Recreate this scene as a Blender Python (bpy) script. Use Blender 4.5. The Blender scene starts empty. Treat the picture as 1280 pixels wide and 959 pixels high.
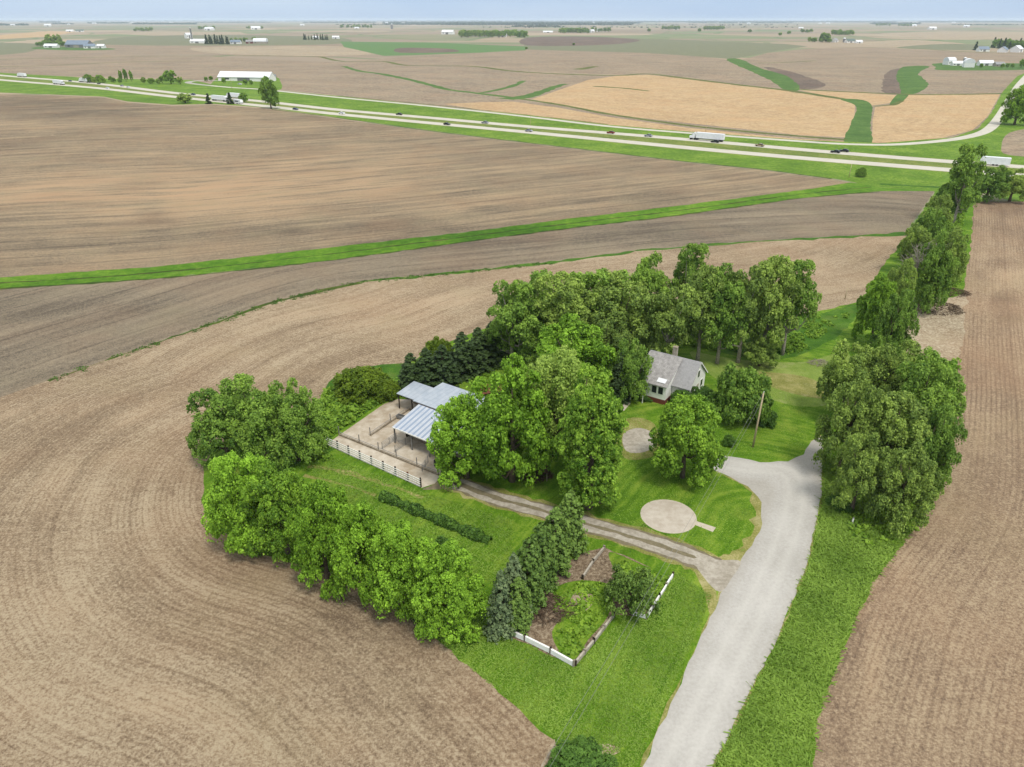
import bpy, math, random, time
import numpy as np
from mathutils import Vector, Matrix
from mathutils.geometry import delaunay_2d_cdt
T0 = time.time()
sc = bpy.context.scene
# ------------------------------------------------------------------ camera
CAMH = 60.0; FPX = 900.0; PITCH = math.atan(455.0/FPX)
cs, sn = math.cos(PITCH), math.sin(PITCH)
cd = bpy.data.cameras.new('camera'); cam = bpy.data.objects.new('camera', cd)
sc.collection.objects.link(cam); sc.camera = cam
cam.location = (0, 0, CAMH); cam.rotation_euler = (math.pi/2-PITCH, 0, 0)
cd.sensor_fit = 'HORIZONTAL'; cd.sensor_width = 36.0; cd.lens = 36.0*FPX/1280.0
cd.clip_start = 0.5; cd.clip_end = 60000
# ------------------------------------------------------------------ world, sun, exposure
SUN_EL, SUN_AZ = 63.0, 150.0        # azimuth clockwise from +Y
w = bpy.data.worlds.new('World'); sc.world = w; w.use_nodes = True
nt = w.node_tree; bg = nt.nodes['Background']
sky = nt.nodes.new('ShaderNodeTexSky'); sky.sky_type = 'NISHITA'; sky.sun_disc = False
sky.sun_elevation = math.radians(SUN_EL); sky.sun_rotation = math.radians(SUN_AZ)
sky.air_density = 1.0; sky.dust_density = 0.4; sky.ozone_density = 2.0; sky.altitude = 200
ov = nt.nodes.new('ShaderNodeMix'); ov.data_type = 'RGBA'; ov.inputs[0].default_value = 0.85     # thin high cloud veil over the clear sky
gm = nt.nodes.new('ShaderNodeTexCoord'); cn = nt.nodes.new('ShaderNodeTexNoise'); cn.inputs['Scale'].default_value = 3.0; cn.inputs['Detail'].default_value = 4
mpn = nt.nodes.new('ShaderNodeMapping'); mpn.inputs['Scale'].default_value = (1, 1, 6); nt.links.new(gm.outputs['Generated'], mpn.inputs[0]); nt.links.new(mpn.outputs[0], cn.inputs['Vector'])
cr = nt.nodes.new('ShaderNodeValToRGB'); cr.color_ramp.elements[0].position = .35; cr.color_ramp.elements[0].color = (1.45, 2.2, 3.5, 1); cr.color_ramp.elements[1].position = .7; cr.color_ramp.elements[1].color = (2.0, 2.65, 3.7, 1)
sz = nt.nodes.new('ShaderNodeSeparateXYZ'); nt.links.new(gm.outputs['Generated'], sz.inputs[0])
gr = nt.nodes.new('ShaderNodeMapRange'); gr.inputs[1].default_value = 0.03; gr.inputs[2].default_value = 0.45; nt.links.new(sz.outputs[2], gr.inputs[0])
gx = nt.nodes.new('ShaderNodeMix'); gx.data_type = 'RGBA'; nt.links.new(gr.outputs[0], gx.inputs[0]); nt.links.new(cr.outputs[0], gx.inputs[6]); gx.inputs[7].default_value = (5.6, 5.7, 5.7, 1)
nt.links.new(cn.outputs['Fac'], cr.inputs[0]); nt.links.new(sky.outputs[0], ov.inputs[6]); nt.links.new(gx.outputs[2], ov.inputs[7])
nt.links.new(ov.outputs[2], bg.inputs[0]); bg.inputs[1].default_value = 0.12
ld = bpy.data.lights.new('sun', 'SUN'); ld.energy = 1.5; ld.angle = math.radians(14); ld.color = (1, 0.945, 0.86)
lo = bpy.data.objects.new('sun', ld); sc.collection.objects.link(lo)
el, az = math.radians(SUN_EL), math.radians(SUN_AZ)
sdir = Vector((math.sin(az)*math.cos(el), math.cos(az)*math.cos(el), math.sin(el)))
lo.rotation_euler = sdir.to_track_quat('Z', 'Y').to_euler(); lo.location = (0, 0, 200)
sc.view_settings.view_transform = 'Standard'; sc.view_settings.look = 'None'
sc.view_settings.gamma = 1; sc.view_settings.exposure = 0.9; sc.view_settings.use_curve_mapping = False
sc.render.engine = 'CYCLES'
sc.cycles.volume_bounces = 1; sc.cycles.max_bounces = 6; sc.cycles.transparent_max_bounces = 8

C = sc.collection
rng = np.random.default_rng(7); random.seed(7)
# ------------------------------------------------------------------ terrain height and pixel -> ground
def hfun(x, y):
    r = np.sqrt(x*x+y*y)
    f = np.clip((r-330)/300, 0, 1); f = f*f*(3-2*f)
    g = 1-np.clip((r-2200)/1500, 0, 1); g = g*g*(3-2*g)
    a = (1.9*np.sin(x/155+0.6)*np.cos(y/215+0.4) + 1.5*np.sin(x/330+y/270+1.2))
    return a*f*g
def at(px, py):
    u = (px-640)/FPX; v = (479.5-py)/FPX
    dx, dy, dz = u, cs+v*sn, -sn+v*cs
    h = 0.0
    for _ in range(12):
        t = (h-CAMH)/dz
        h = float(hfun(np.float64(t*dx), np.float64(t*dy)))
    return Vector((t*dx, t*dy, h))
def px_scale(px, py):                      # metres per photo pixel at the ground there
    p = at(px, py); return (p.y*cs-(p.z-CAMH)*sn)/FPX
def height_at(p, ty):                      # height of a vertical thing at ground point p reaching image row ty
    v = (479.5-ty)/FPX
    return CAMH + p.y*(v*cs-sn)/(cs+v*sn) - p.z
# ------------------------------------------------------------------ node helpers
def new_mat(name):
    m = bpy.data.materials.new(name); m.use_nodes = True
    m.node_tree.nodes['Principled BSDF'].inputs['Specular IOR Level'].default_value = 0.25
    return m
class NT:
    def __init__(s, m): s.t = m.node_tree; s.bsdf = s.t.nodes['Principled BSDF']
    def n(s, typ, **kw):
        nd = s.t.nodes.new(typ)
        for k, v in kw.items(): setattr(nd, k, v)
        return nd
    def link(s, a, b): s.t.links.new(a, b)
    def setin(s, sock, v):
        if hasattr(v, 'is_linked') or isinstance(v, bpy.types.NodeSocket): s.link(v, sock)
        else: sock.default_value = v
    def obj(s): return s.n('ShaderNodeTexCoord').outputs['Object']
    def attr(s, name): return s.n('ShaderNodeAttribute', attribute_name=name).outputs['Fac']
    def noise(s, vec, scale, detail=3, rough=0.55):
        nd = s.n('ShaderNodeTexNoise'); s.link(vec, nd.inputs['Vector'])
        nd.inputs['Scale'].default_value = scale; nd.inputs['Detail'].default_value = detail
        nd.inputs['Roughness'].default_value = rough
        return nd.outputs['Fac']
    def math(s, op, a, b=0.0, c=None):
        nd = s.n('ShaderNodeMath', operation=op); s.setin(nd.inputs[0], a); s.setin(nd.inputs[1], b)
        if c is not None: s.setin(nd.inputs[2], c)
        return nd.outputs[0]
    def ramp(s, fac, stops):
        nd = s.n('ShaderNodeValToRGB'); s.link(fac, nd.inputs[0])
        e = nd.color_ramp.elements
        while len(e) > len(stops): e.remove(e[-1])
        while len(e) < len(stops): e.new(1.0)
        for q, (p, c) in zip(e, stops): q.position = p; q.color = (*c, 1)
        return nd.outputs[0]
    def mix(s, fac, a, b, mode='MIX'):
        nd = s.n('ShaderNodeMix', data_type='RGBA', blend_type=mode)
        s.setin(nd.inputs[0], fac)
        for i, v in ((6, a), (7, b)):
            if isinstance(v, tuple): nd.inputs[i].default_value = (*v, 1)
            else: s.link(v, nd.inputs[i])
        return nd.outputs[2]
    def bump(s, h, strength, dist):
        nd = s.n('ShaderNodeBump'); s.link(h, nd.inputs['Height'])
        nd.inputs['Strength'].default_value = strength; nd.inputs['Distance'].default_value = dist
        s.link(nd.outputs[0], s.bsdf.inputs['Normal'])
    def sep(s, vec): return s.n('ShaderNodeSeparateXYZ') if False else s._sep(vec)
    def _sep(s, vec):
        nd = s.n('ShaderNodeSeparateXYZ'); s.link(vec, nd.inputs[0]); return nd.outputs
    def comb(s, x, y, z):
        nd = s.n('ShaderNodeCombineXYZ')
        for i, v in enumerate((x, y, z)): s.setin(nd.inputs[i], v)
        return nd.outputs[0]
def S(r, g, b):   # sRGB 0-255 picture value -> base colour for the chosen exposure
    f = lambda c: ((c/255+.055)/1.055)**2.4 if c > 10 else c/255/12.92
    return (f(r)*ALB, f(g)*ALB, f(b)*ALB)
ALB = 0.66
MATS = {}
def soil(name, dark, mid, light, row=0.76, rowamp=0.05, fleck=0.5, straw=(205, 190, 160), streak=0.5, macro=0.5, fine=3.0, seed=0.0, trkamp=.2):
    m = new_mat(name); k = NT(m); o = k.obj(); X, Y, Z = k._sep(o)[0:3]
    rd = k.attr('rowd'); tone = k.attr('tone')
    wob = k.math('MULTIPLY', k.noise(o, 0.02, 2), 1.5)
    rdw = k.math('ADD', rd, wob)
    st1 = k.noise(k.comb(k.math('MULTIPLY', rdw, 1.5), k.math('MULTIPLY_ADD', X, 0.10, seed), k.math('MULTIPLY', Y, 0.10)), 1.0, 4, .7)
    st2 = k.noise(k.comb(k.math('MULTIPLY', rdw, 0.11), k.math('MULTIPLY_ADD', X, 0.012, seed), k.math('MULTIPLY', Y, 0.012)), 1.0, 4, .6)
    mac = k.noise(o, 0.014, 5, .55); mid_n = k.noise(o, 0.12, 4, .6); fn = k.noise(o, fine, 6, .75)
    v = k.math('MULTIPLY_ADD', k.math('SUBTRACT', st1, .5), streak*.34, 0.5)
    v = k.math('MULTIPLY_ADD', k.math('SUBTRACT', st2, .5), streak*.7, v)
    v = k.math('MULTIPLY_ADD', k.math('SUBTRACT', mac, .5), macro*1.3, v)
    v = k.math('MULTIPLY_ADD', k.math('SUBTRACT', mid_n, .5), macro*.7, v)
    v = k.math('MULTIPLY_ADD', k.math('SUBTRACT', fn, .5), 2.1, v)
    v = k.math('MULTIPLY_ADD', k.math('SUBTRACT', k.noise(o, fine*.3, 4, .7), .5), .8, v)
    sinr = k.math('SINE', k.math('MULTIPLY', k.math('ADD', rd, k.math('MULTIPLY', mid_n, .25)), 2*math.pi/row))
    sinr = k.math('SUBTRACT', k.math('POWER', k.math('ABSOLUTE', k.math('SINE', k.math('MULTIPLY', k.math('ADD', rd, k.math('MULTIPLY', mid_n, .25)), math.pi/row))), .5), .75)
    sinr = k.math('MULTIPLY', sinr, 2.2)
    rmask = k.math('MULTIPLY', k.math('SUBTRACT', k.noise(o, 0.04, 3), .3), 3.2)
    sr = k.math('MULTIPLY', sinr, rmask)
    v = k.math('MULTIPLY_ADD', sr, rowamp, v)
    tq = k.n('ShaderNodeMapRange'); k.link(k.noise(k.comb(k.math('MULTIPLY', rdw, 0.16), k.math('MULTIPLY_ADD', X, 0.018, seed+3), k.math('MULTIPLY', Y, 0.018)), 1.0, 6, .75), tq.inputs[0]); tq.inputs[1].default_value = .38; tq.inputs[2].default_value = .62; tq.inputs[4].default_value = 1.25
    tone = k.math('MULTIPLY', tone, tq.outputs[0])
    v = k.math('MULTIPLY_ADD', tone, 0.22, v)
    st3 = k.noise(k.comb(k.math('MULTIPLY', rdw, 0.3), k.math('MULTIPLY_ADD', X, 0.02, seed+7), k.math('MULTIPLY', Y, 0.02)), 1.0, 5, .7)
    v = k.math('MULTIPLY_ADD', k.math('SUBTRACT', st3, .5), streak*1.0, v)
    dark, mid, light = [(c[0]*.97, c[1]*.97, c[2]*.95+2) for c in (dark, mid, light)]
    v = k.math('MULTIPLY_ADD', k.math('SUBTRACT', v, .5), 1.25, .5)
    trk = k.math('PINGPONG', k.math('ADD', rd, k.math('MULTIPLY', mid_n, .4)), 4.6)
    v = k.math('SUBTRACT', v, k.math('MULTIPLY', k.math('LESS_THAN', trk, .35), k.math('MULTIPLY', st2, trkamp)))
    col = k.ramp(v, [(0.12, S(*dark)), (0.48, S(*mid)), (0.82, S(*light))])
    tcl = k.n('ShaderNodeClamp'); k.link(k.math('MULTIPLY', k.math('ADD', tone, k.math('MULTIPLY', k.math('SUBTRACT', mac, .5), 1.6)), k.math('MULTIPLY', st2, .55)), tcl.inputs[0])
    col = k.mix(tcl.outputs[0], col, S(196, 160, 124))
    hue = k.noise(o, 0.035, 3)
    col = k.mix(k.math('MULTIPLY', k.math('SUBTRACT', hue, .45), 2.4), col, k.mix(0.45, col, S(*[min(255, q) for q in (mid[0]+12, mid[1]-6, mid[2]-12)])))
    h2 = k.n('ShaderNodeClamp'); k.link(k.math('MULTIPLY', k.math('SUBTRACT', k.noise(o, 0.055, 4), .52), 3.5), h2.inputs[0])
    col = k.mix(k.math('MULTIPLY', h2.outputs[0], .45), col, S(mid[0]+6, mid[1]+10, mid[2]+2))
    fl = k.noise(o, 7.5, 3, .7)
    flm = k.math('MULTIPLY', k.math('GREATER_THAN', fl, 0.56), fleck)
    flm = k.math('MULTIPLY', flm, k.math('MULTIPLY_ADD', st1, 1.6, -0.2))
    nd = k.n('ShaderNodeClamp'); k.link(flm, nd.inputs[0])
    col = k.mix(nd.outputs[0], col, S(*straw))
    k.link(col, k.bsdf.inputs['Base Color']); k.bsdf.inputs['Roughness'].default_value = 0.95
    k.bsdf.inputs['Specular IOR Level'].default_value = 0.1
    hb = k.math('MULTIPLY_ADD', sr, 0.12, fn)
    k.bump(hb, 0.9, 0.2)
    MATS[name] = m; return m
def grass(name, dark, mid, light, dry=(175, 165, 95), dryamt=0.25, mow=0.0, fine=1.8, macro=.6):
    m = new_mat(name); k = NT(m); o = k.obj()
    rd = k.attr('rowd'); tone = k.attr('tone')
    a = k.noise(o, 0.05, 4, .6); b = k.noise(o, 0.45, 4, .65); c = k.noise(o, fine*2.2, 5, .75)
    v = k.math('MULTIPLY_ADD', k.math('SUBTRACT', a, .5), macro*1.5, .5)
    v = k.math('MULTIPLY_ADD', k.math('SUBTRACT', b, .5), .9, v)
    v = k.math('MULTIPLY_ADD', k.math('SUBTRACT', c, .5), 1.4, v)
    v = k.math('MULTIPLY_ADD', tone, 0.22, v)
    if mow:
        X, Y, Z = k._sep(o)[0:3]
        s1 = k.noise(k.comb(k.math('MULTIPLY', rd, 1.1), k.math('MULTIPLY', X, .06), k.math('MULTIPLY', Y, .06)), 1.0, 2)
        v = k.math('MULTIPLY_ADD', k.math('SUBTRACT', s1, .5), mow, v)
    col = k.ramp(v, [(0.1, S(*dark)), (0.5, S(*mid)), (0.85, S(*light))])
    dn = k.noise(o, 0.16, 5, .7)
    dm = k.n('ShaderNodeMapRange'); k.link(dn, dm.inputs[0]); dm.inputs[1].default_value = .53; dm.inputs[2].default_value = .72
    dm.inputs[3].default_value = 0; dm.inputs[4].default_value = dryamt
    d2 = k.math('MULTIPLY', dm.outputs[0], k.math('MULTIPLY', c, 1.9))
    col = k.mix(d2, col, S(*dry))
    k.link(col, k.bsdf.inputs['Base Color']); k.bsdf.inputs['Roughness'].default_value = 0.9
    k.bsdf.inputs['Specular IOR Level'].default_value = 0.1
    k.bump(k.math('MULTIPLY_ADD', b, 1.2, c), 0.8, 0.18)
    MATS[name] = m; return m
def plain(name, c1, c2=None, scale=2.0, rough=.7, bump=0.0, bdist=.02, metallic=0.0, speck=None, thr=.62, macro=0.0):
    m = new_mat(name); k = NT(m); o = k.obj()
    c2 = c2 or tuple(max(0, q-18) for q in c1)
    n1 = k.noise(o, scale, 5, .65)
    if macro: n1 = k.math('MULTIPLY_ADD', k.math('SUBTRACT', k.noise(o, macro, 4, .6), .5), 1.0, n1)
    col = k.ramp(n1, [(0.3, S(*c2)), (0.7, S(*c1))])
    if speck:
        sp = k.noise(o, scale*12, 3, .7)
        col = k.mix(k.math('GREATER_THAN', sp, thr), col, S(*speck))
    k.link(col, k.bsdf.inputs['Base Color']); k.bsdf.inputs['Roughness'].default_value = rough
    k.bsdf.inputs['Metallic'].default_value = metallic
    if bump: k.bump(n1, bump, bdist)
    MATS[name] = m; return m
def metal_roof(name, c1, c2, stripe=None, per=0.9):
    m = new_mat(name); k = NT(m); o = k.obj(); X, Y, Z = k._sep(o)[0:3]
    n1 = k.noise(o, 0.7, 5, .65); col = k.ramp(n1, [(0.3, S(*c2)), (0.7, S(*c1))])
    rib = k.math('PINGPONG', X, per/2)
    if stripe:
        col = k.mix(k.math('GREATER_THAN', k.math('PINGPONG', X, per), per*.5), col, S(*stripe))
    col = k.mix(k.math('MULTIPLY', k.math('LESS_THAN', rib, .035), .35), col, S(110, 120, 130))
    k.link(col, k.bsdf.inputs['Base Color']); k.bsdf.inputs['Roughness'].default_value = .45
    k.bsdf.inputs['Metallic'].default_value = 0.25
    MATS[name] = m
def voro_fields(name):       # patchwork of far crop fields
    m = new_mat(name); k = NT(m); o = k.obj()
    mp = k.n('ShaderNodeMapping'); k.link(o, mp.inputs[0]); mp.inputs['Rotation'].default_value = (0, 0, .22); mp.inputs['Scale'].default_value = (1, .8, 0)
    nz = k.n('ShaderNodeTexNoise'); k.link(o, nz.inputs['Vector']); nz.inputs['Scale'].default_value = .0011; nz.inputs['Detail'].default_value = 3
    add = k.n('ShaderNodeVectorMath', operation='MULTIPLY_ADD'); k.link(nz.outputs['Color'], add.inputs[0]); add.inputs[1].default_value = (260, 260, 0); k.link(mp.outputs[0], add.inputs[2])
    vo = k.n('ShaderNodeTexVoronoi', distance='CHEBYCHEV'); k.link(add.outputs[0], vo.inputs['Vector']); vo.inputs['Scale'].default_value = .0021
    se = k.n('ShaderNodeSeparateColor'); k.link(vo.outputs['Color'], se.inputs[0])
    pal = k.ramp(se.outputs[0], [(0.0, S(150, 135, 112)), (0.2, S(172, 154, 126)), (0.38, S(132, 138, 100)), (0.55, S(184, 166, 138)), (0.7, S(120, 140, 92)), (0.82, S(158, 142, 120)), (1.0, S(140, 130, 110))])
    pal.node.color_ramp.interpolation = 'CONSTANT'
    a = k.noise(o, .004, 5, .6)
    v2 = k.mix(k.math('MULTIPLY_ADD', a, 1.2, -.35), pal, S(176, 158, 132))
    ed = k.n('ShaderNodeTexVoronoi', feature='DISTANCE_TO_EDGE'); k.link(add.outputs[0], ed.inputs['Vector']); ed.inputs['Scale'].default_value = .0021
    v3 = k.mix(k.math('MULTIPLY', k.math('LESS_THAN', ed.outputs['Distance'], .018), .6), v2, S(105, 128, 78))
    k.link(v3, k.bsdf.inputs['Base Color']); k.bsdf.inputs['Roughness'].default_value = .95
    MATS[name] = m

soil('soil_near', (126, 106, 84), (170, 148, 120), (202, 184, 154), rowamp=.12, fleck=.6, streak=.55, macro=.5)
soil('soil_middle', (104, 94, 80), (142, 129, 110), (170, 155, 130), rowamp=.04, fleck=.2, streak=.85, macro=.35, seed=4, trkamp=.4)
soil('soil_upper', (112, 99, 82), (154, 138, 114), (190, 166, 132), rowamp=.03, fleck=.1, streak=.95, macro=.4, seed=9, trkamp=.5)
soil('soil_right', (130, 108, 88), (168, 143, 116), (200, 178, 146), rowamp=.12, fleck=.5, streak=.5, macro=.45, seed=2)
soil('soil_far', (134, 120, 102), (164, 148, 126), (186, 168, 142), rowamp=0, fleck=0, streak=.6, macro=.4, fine=.5, seed=5)
soil('soil_light', (150, 136, 114), (184, 168, 142), (204, 190, 164), rowamp=0, fleck=0, streak=.5, macro=.4, fine=.5, seed=6)
soil('soil_tan', (176, 148, 112), (206, 176, 134), (222, 194, 152), rowamp=0, fleck=0, streak=.45, macro=.3, fine=.5, seed=3)
soil('soil_dark', (100, 88, 78), (124, 110, 98), (150, 134, 116), rowamp=0, fleck=0, streak=.4, macro=.4, fine=.5)
soil('garden_soil', (104, 86, 68), (152, 132, 108), (196, 180, 154), rowamp=0, fleck=.5, streak=.1, macro=.5, fine=2.2)
soil('straw_ground', (150, 130, 104), (196, 180, 152), (226, 214, 190), rowamp=.03, fleck=.5, streak=.5, macro=.5, fine=2.2)
grass('lawn', (66, 104, 20), (100, 141, 32), (144, 172, 60), dryamt=.45, mow=1.0, dry=(168, 178, 80))
grass('pale_lawn', (104, 136, 50), (136, 160, 70), (168, 182, 98), dryamt=.7, dry=(196, 190, 140))
grass('verge', (58, 98, 18), (92, 136, 30), (140, 172, 58), dryamt=.25, dry=(160, 178, 80))
grass('ditch_grass', (48, 66, 22), (70, 88, 30), (104, 120, 48), dryamt=.3)
grass('weeds', (46, 82, 20), (74, 116, 32), (112, 146, 54), dryamt=.2)
grass('far_grass', (66, 96, 44), (86, 120, 54), (116, 144, 72), dryamt=.25, fine=.5, dry=(150, 165, 90))
grass('highway_grass', (70, 104, 28), (106, 142, 42), (150, 174, 70), dryamt=.35, fine=.5, dry=(160, 172, 84))
grass('median_grass', (86, 108, 44), (120, 138, 62), (160, 160, 92), dryamt=.5, fine=.5)
grass('olive_grass', (80, 90, 44), (104, 112, 58), (134, 138, 82), dryamt=.3, fine=.5)
grass('green_crop', (84, 116, 66), (104, 138, 80), (122, 150, 92), dryamt=0, fine=.3, macro=.2)
grass('greyish_pasture', (112, 116, 88), (132, 134, 104), (152, 150, 120), dryamt=0, fine=.3, macro=.4)
grass('dry_grass', (104, 116, 48), (150, 150, 80), (196, 186, 128), dryamt=.6, dry=(206, 196, 150))
plain('gravel', (204, 200, 192), (184, 180, 171), scale=2.6, rough=.95, bump=.2, bdist=.02, speck=(172, 166, 156), thr=.64, macro=.12)
m_ = MATS['gravel']; k_ = NT(m_); bs_ = k_.bsdf; src = bs_.inputs['Base Color'].links[0].from_socket; rd_ = k_.attr('rowd'); o_ = k_.obj()
rw = k_.math('ADD', rd_, k_.math('MULTIPLY', k_.noise(o_, .15, 3), .5))
cw = k_.math('ABSOLUTE', k_.math('SUBTRACT', rw, 1.25)); tr_ = k_.n('ShaderNodeMapRange'); k_.link(cw, tr_.inputs[0]); tr_.inputs[1].default_value = 0; tr_.inputs[2].default_value = .9; tr_.inputs[3].default_value = .3; tr_.inputs[4].default_value = 0
c1_ = k_.mix(tr_.outputs[0], src, S(226, 222, 212)); eg = k_.n('ShaderNodeMapRange'); k_.link(rw, eg.inputs[0]); eg.inputs[1].default_value = 2.6; eg.inputs[2].default_value = 3.8; eg.inputs[3].default_value = 0; eg.inputs[4].default_value = .5
k_.link(k_.mix(k_.math('MULTIPLY', eg.outputs[0], k_.noise(o_, 3.0, 5, .8)), c1_, S(150, 140, 122)), bs_.inputs['Base Color'])
plain('lane_gravel', (198, 190, 174), (164, 155, 138), scale=1.6, rough=.95, bump=.5, bdist=.05, speck=(140, 124, 104), thr=.64, macro=.4)
plain('lane_dirt', (150, 138, 112), (116, 106, 82), scale=1.6, rough=.95, bump=.5, bdist=.05, speck=(96, 110, 50), thr=.6)
plain('road_concrete', (222, 216, 200), (204, 198, 182), scale=.12, rough=.9)
plain('yard_concrete', (222, 211, 192), (178, 162, 138), scale=.6, rough=.95, bump=.3, speck=(150, 134, 110), thr=.66, macro=.12)
plain('pad_concrete', (218, 208, 192), (196, 184, 166), scale=1.1, rough=.95, bump=.3, speck=(180, 166, 146), thr=.68, macro=.3)
plain('pale_concrete', (222, 212, 192), (196, 184, 162), scale=2, rough=.9)
voro_fields('far_fields')
# ------------------------------------------------------------------ object helpers
def tag(o, label=None, cat=None, group=None, kind=None):
    if label: o['label'] = label
    if cat: o['category'] = cat
    if group: o['group'] = group
    if kind: o['kind'] = kind
    return o
def empty(name, loc, rz=0.0, label=None, cat=None, group=None):
    o = bpy.data.objects.new(name, None); C.objects.link(o); o.location = loc; o.rotation_euler = (0, 0, rz)
    o.empty_display_size = .5
    return tag(o, label, cat, group)
class MB:
    def __init__(s): s.v = []; s.f = []
    def quad(s, *p):
        b = len(s.v); s.v += [tuple(q) for q in p]; s.f.append(tuple(range(b, b+len(p)))); return s
    def box(s, x0, x1, y0, y1, z0, z1, M=None):
        b = len(s.v); vs = [(x, y, z) for z in (z0, z1) for y in (y0, y1) for x in (x0, x1)]
        if M is not None: vs = [tuple(M @ Vector(q)) for q in vs]
        s.v += vs
        s.f += [tuple(b+i for i in q) for q in ((0, 2, 3, 1), (4, 5, 7, 6), (0, 1, 5, 4), (2, 6, 7, 3), (0, 4, 6, 2), (1, 3, 7, 5))]
        return s
    def tube(s, pts, rad, n=8, cap=True):
        pts = [Vector(p) for p in pts]; rings = []
        if not hasattr(rad, '__len__'): rad = [rad]*len(pts)
        for i, p in enumerate(pts):
            d = (pts[min(i+1, len(pts)-1)]-pts[max(i-1, 0)]).normalized()
            a = d.orthogonal().normalized(); 
            if abs(d.z) < .95: a = d.cross(Vector((0, 0, 1))).normalized()
            else: a = (Vector((1, 0, 0))-d*d.x).normalized()
            c = d.cross(a); b = len(s.v)
            for k in range(n):
                t = 2*math.pi*k/n; s.v.append(tuple(p+(a*math.cos(t)+c*math.sin(t))*rad[i]))
            rings.append(b)
        for r0, r1 in zip(rings, rings[1:]):
            for k in range(n): s.f.append((r0+k, r0+(k+1) % n, r1+(k+1) % n, r1+k))
        if cap:
            s.f.append(tuple(rings[0]+k for k in reversed(range(n)))); s.f.append(tuple(rings[-1]+k for k in range(n)))
        return s
    def prism(s, prof, x0, x1, M=None):          # profile (y,z) extruded along x
        b = len(s.v); n = len(prof)
        vs = [(x0, y, z) for y, z in prof]+[(x1, y, z) for y, z in prof]
        if M is not None: vs = [tuple(M @ Vector(q)) for q in vs]
        s.v += vs
        s.f.append(tuple(b+i for i in reversed(range(n)))); s.f.append(tuple(b+n+i for i in range(n)))
        for i in range(n): s.f.append((b+i, b+(i+1) % n, b+n+(i+1) % n, b+n+i))
        return s
    def build(s, name, mat, parent=None, smooth=False, loc=None):
        me = bpy.data.meshes.new(name); me.from_pydata(s.v, [], s.f); me.update()
        import bmesh
        bm = bmesh.new(); bm.from_mesh(me); bmesh.ops.recalc_face_normals(bm, faces=bm.faces); bm.to_mesh(me); bm.free()
        me.materials.append(MATS[mat] if isinstance(mat, str) else mat)
        if smooth:
            for p in me.polygons: p.use_smooth = True
        o = bpy.data.objects.new(name, me); C.objects.link(o)
        if parent: o.parent = parent
        if loc is not None: o.location = loc
        return o
def copy_tree(o, parent=None):
    c = o.copy(); C.objects.link(c); c.parent = parent
    for ch in list(o.children): copy_tree(ch, c)
    return c
# ------------------------------------------------------------------ ground regions
def catmull(p, closed, n=4):
    P = [np.array(q, float) for q in p]; N = len(P); out = []
    rg = range(N) if closed else range(N-1)
    for i in rg:
        if closed: a, b, c, d = P[(i-1) % N], P[i], P[(i+1) % N], P[(i+2) % N]
        else: a, b, c, d = P[max(i-1, 0)], P[i], P[i+1], P[min(i+2, N-1)]
        for t in np.arange(n)/n:
            out.append(.5*((2*b)+(-a+c)*t+(2*a-5*b+4*c-d)*t*t+(-a+3*b-3*c+d)*t**3))
    if not closed: out.append(P[-1])
    return out
def world_poly(p, closed=True, smooth=True, step=None, jit=0.0):
    q = catmull(p, closed) if smooth else [np.array(a, float) for a in p]
    W = [at(a[0], a[1]).xy for a in q]
    out = []
    N = len(W); rg = range(N) if closed else range(N-1)
    for i in rg:
        a, b = W[i], W[(i+1) % N]; L = (b-a).length; d = min(a.length, b.length)
        st = step or max(1.3, d*.012)
        k = max(1, int(L/st)); nrm = Vector((-(b-a).y, (b-a).x)).normalized() if L > 1e-6 else Vector((0, 0))
        for t in range(k):
            q = a.lerp(b, t/k)
            if jit and t: q = q+nrm*random.uniform(-jit, jit)
            out.append((q.x, q.y))
    if not closed: out.append(tuple(W[-1]))
    return out
def strip(p, wid, smooth=True, jit=0.0, off=0.0, world=False):
    """band of constant real width (metres) along a traced centre line; wid may be a (start, end) pair"""
    c = [Vector(q) for q in (p if world else world_poly(p, False, smooth))]
    L, R = [], []
    for i, q in enumerate(c):
        d = (c[min(i+1, len(c)-1)]-c[max(i-1, 0)]).normalized(); nr = Vector((-d.y, d.x))
        ww = wid if not isinstance(wid, tuple) else wid[0]+(wid[1]-wid[0])*i/max(1, len(c)-1)
        j1, j2 = (random.uniform(-jit, jit) for _ in (0, 1))
        L.append(tuple(q+nr*(off+ww/2+j1))); R.append(tuple(q+nr*(off-ww/2+j2)))
    return L+R[::-1]
REG = []      # (object name, material, polygon), later ones lie over earlier ones
def reg(name, mat, poly): REG.append((name, mat, np.array([tuple(q) for q in poly], float)))
def P(name, mat, pts, smooth=True, jit=0.0): reg(name, mat, world_poly(pts, True, smooth, jit=jit))
def ST(name, mat, pts, wid, jit=0.0, smooth=True, off=0.0): reg(name, mat, strip(pts, wid, smooth, jit, off))

# far fields beyond the highway
P('ploughed_field', 'soil_far', [(-60, 78), (100, 68), (250, 70), (420, 78), (520, 83), (640, 89), (760, 94), (840, 93), (1000, 80), (1150, 64), (1340, 66), (1340, 230), (1100, 190), (880, 165), (660, 145), (440, 122), (240, 100), (100, 96), (-60, 90)], smooth=False)
P('ploughed_field', 'soil_tan', [(-40, 47), (60, 39), (95, 40), (60, 46), (0, 49)], smooth=False)
P('ploughed_field', 'soil_far', [(130, 56), (420, 56), (640, 62), (400, 72), (250, 68), (100, 68), (-40, 76), (-40, 60)], smooth=False)
P('ploughed_field', 'soil_light', [(240, 60), (320, 58), (420, 58), (480, 62), (500, 66), (420, 70), (330, 69), (260, 66)])
P('ploughed_field', 'soil_light', [(130, 42), (200, 39), (300, 40), (310, 43), (200, 45)], smooth=False)
P('ploughed_field', 'soil_light', [(1100, 42), (1180, 39), (1300, 40), (1300, 48), (1180, 50)], smooth=False)
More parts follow.
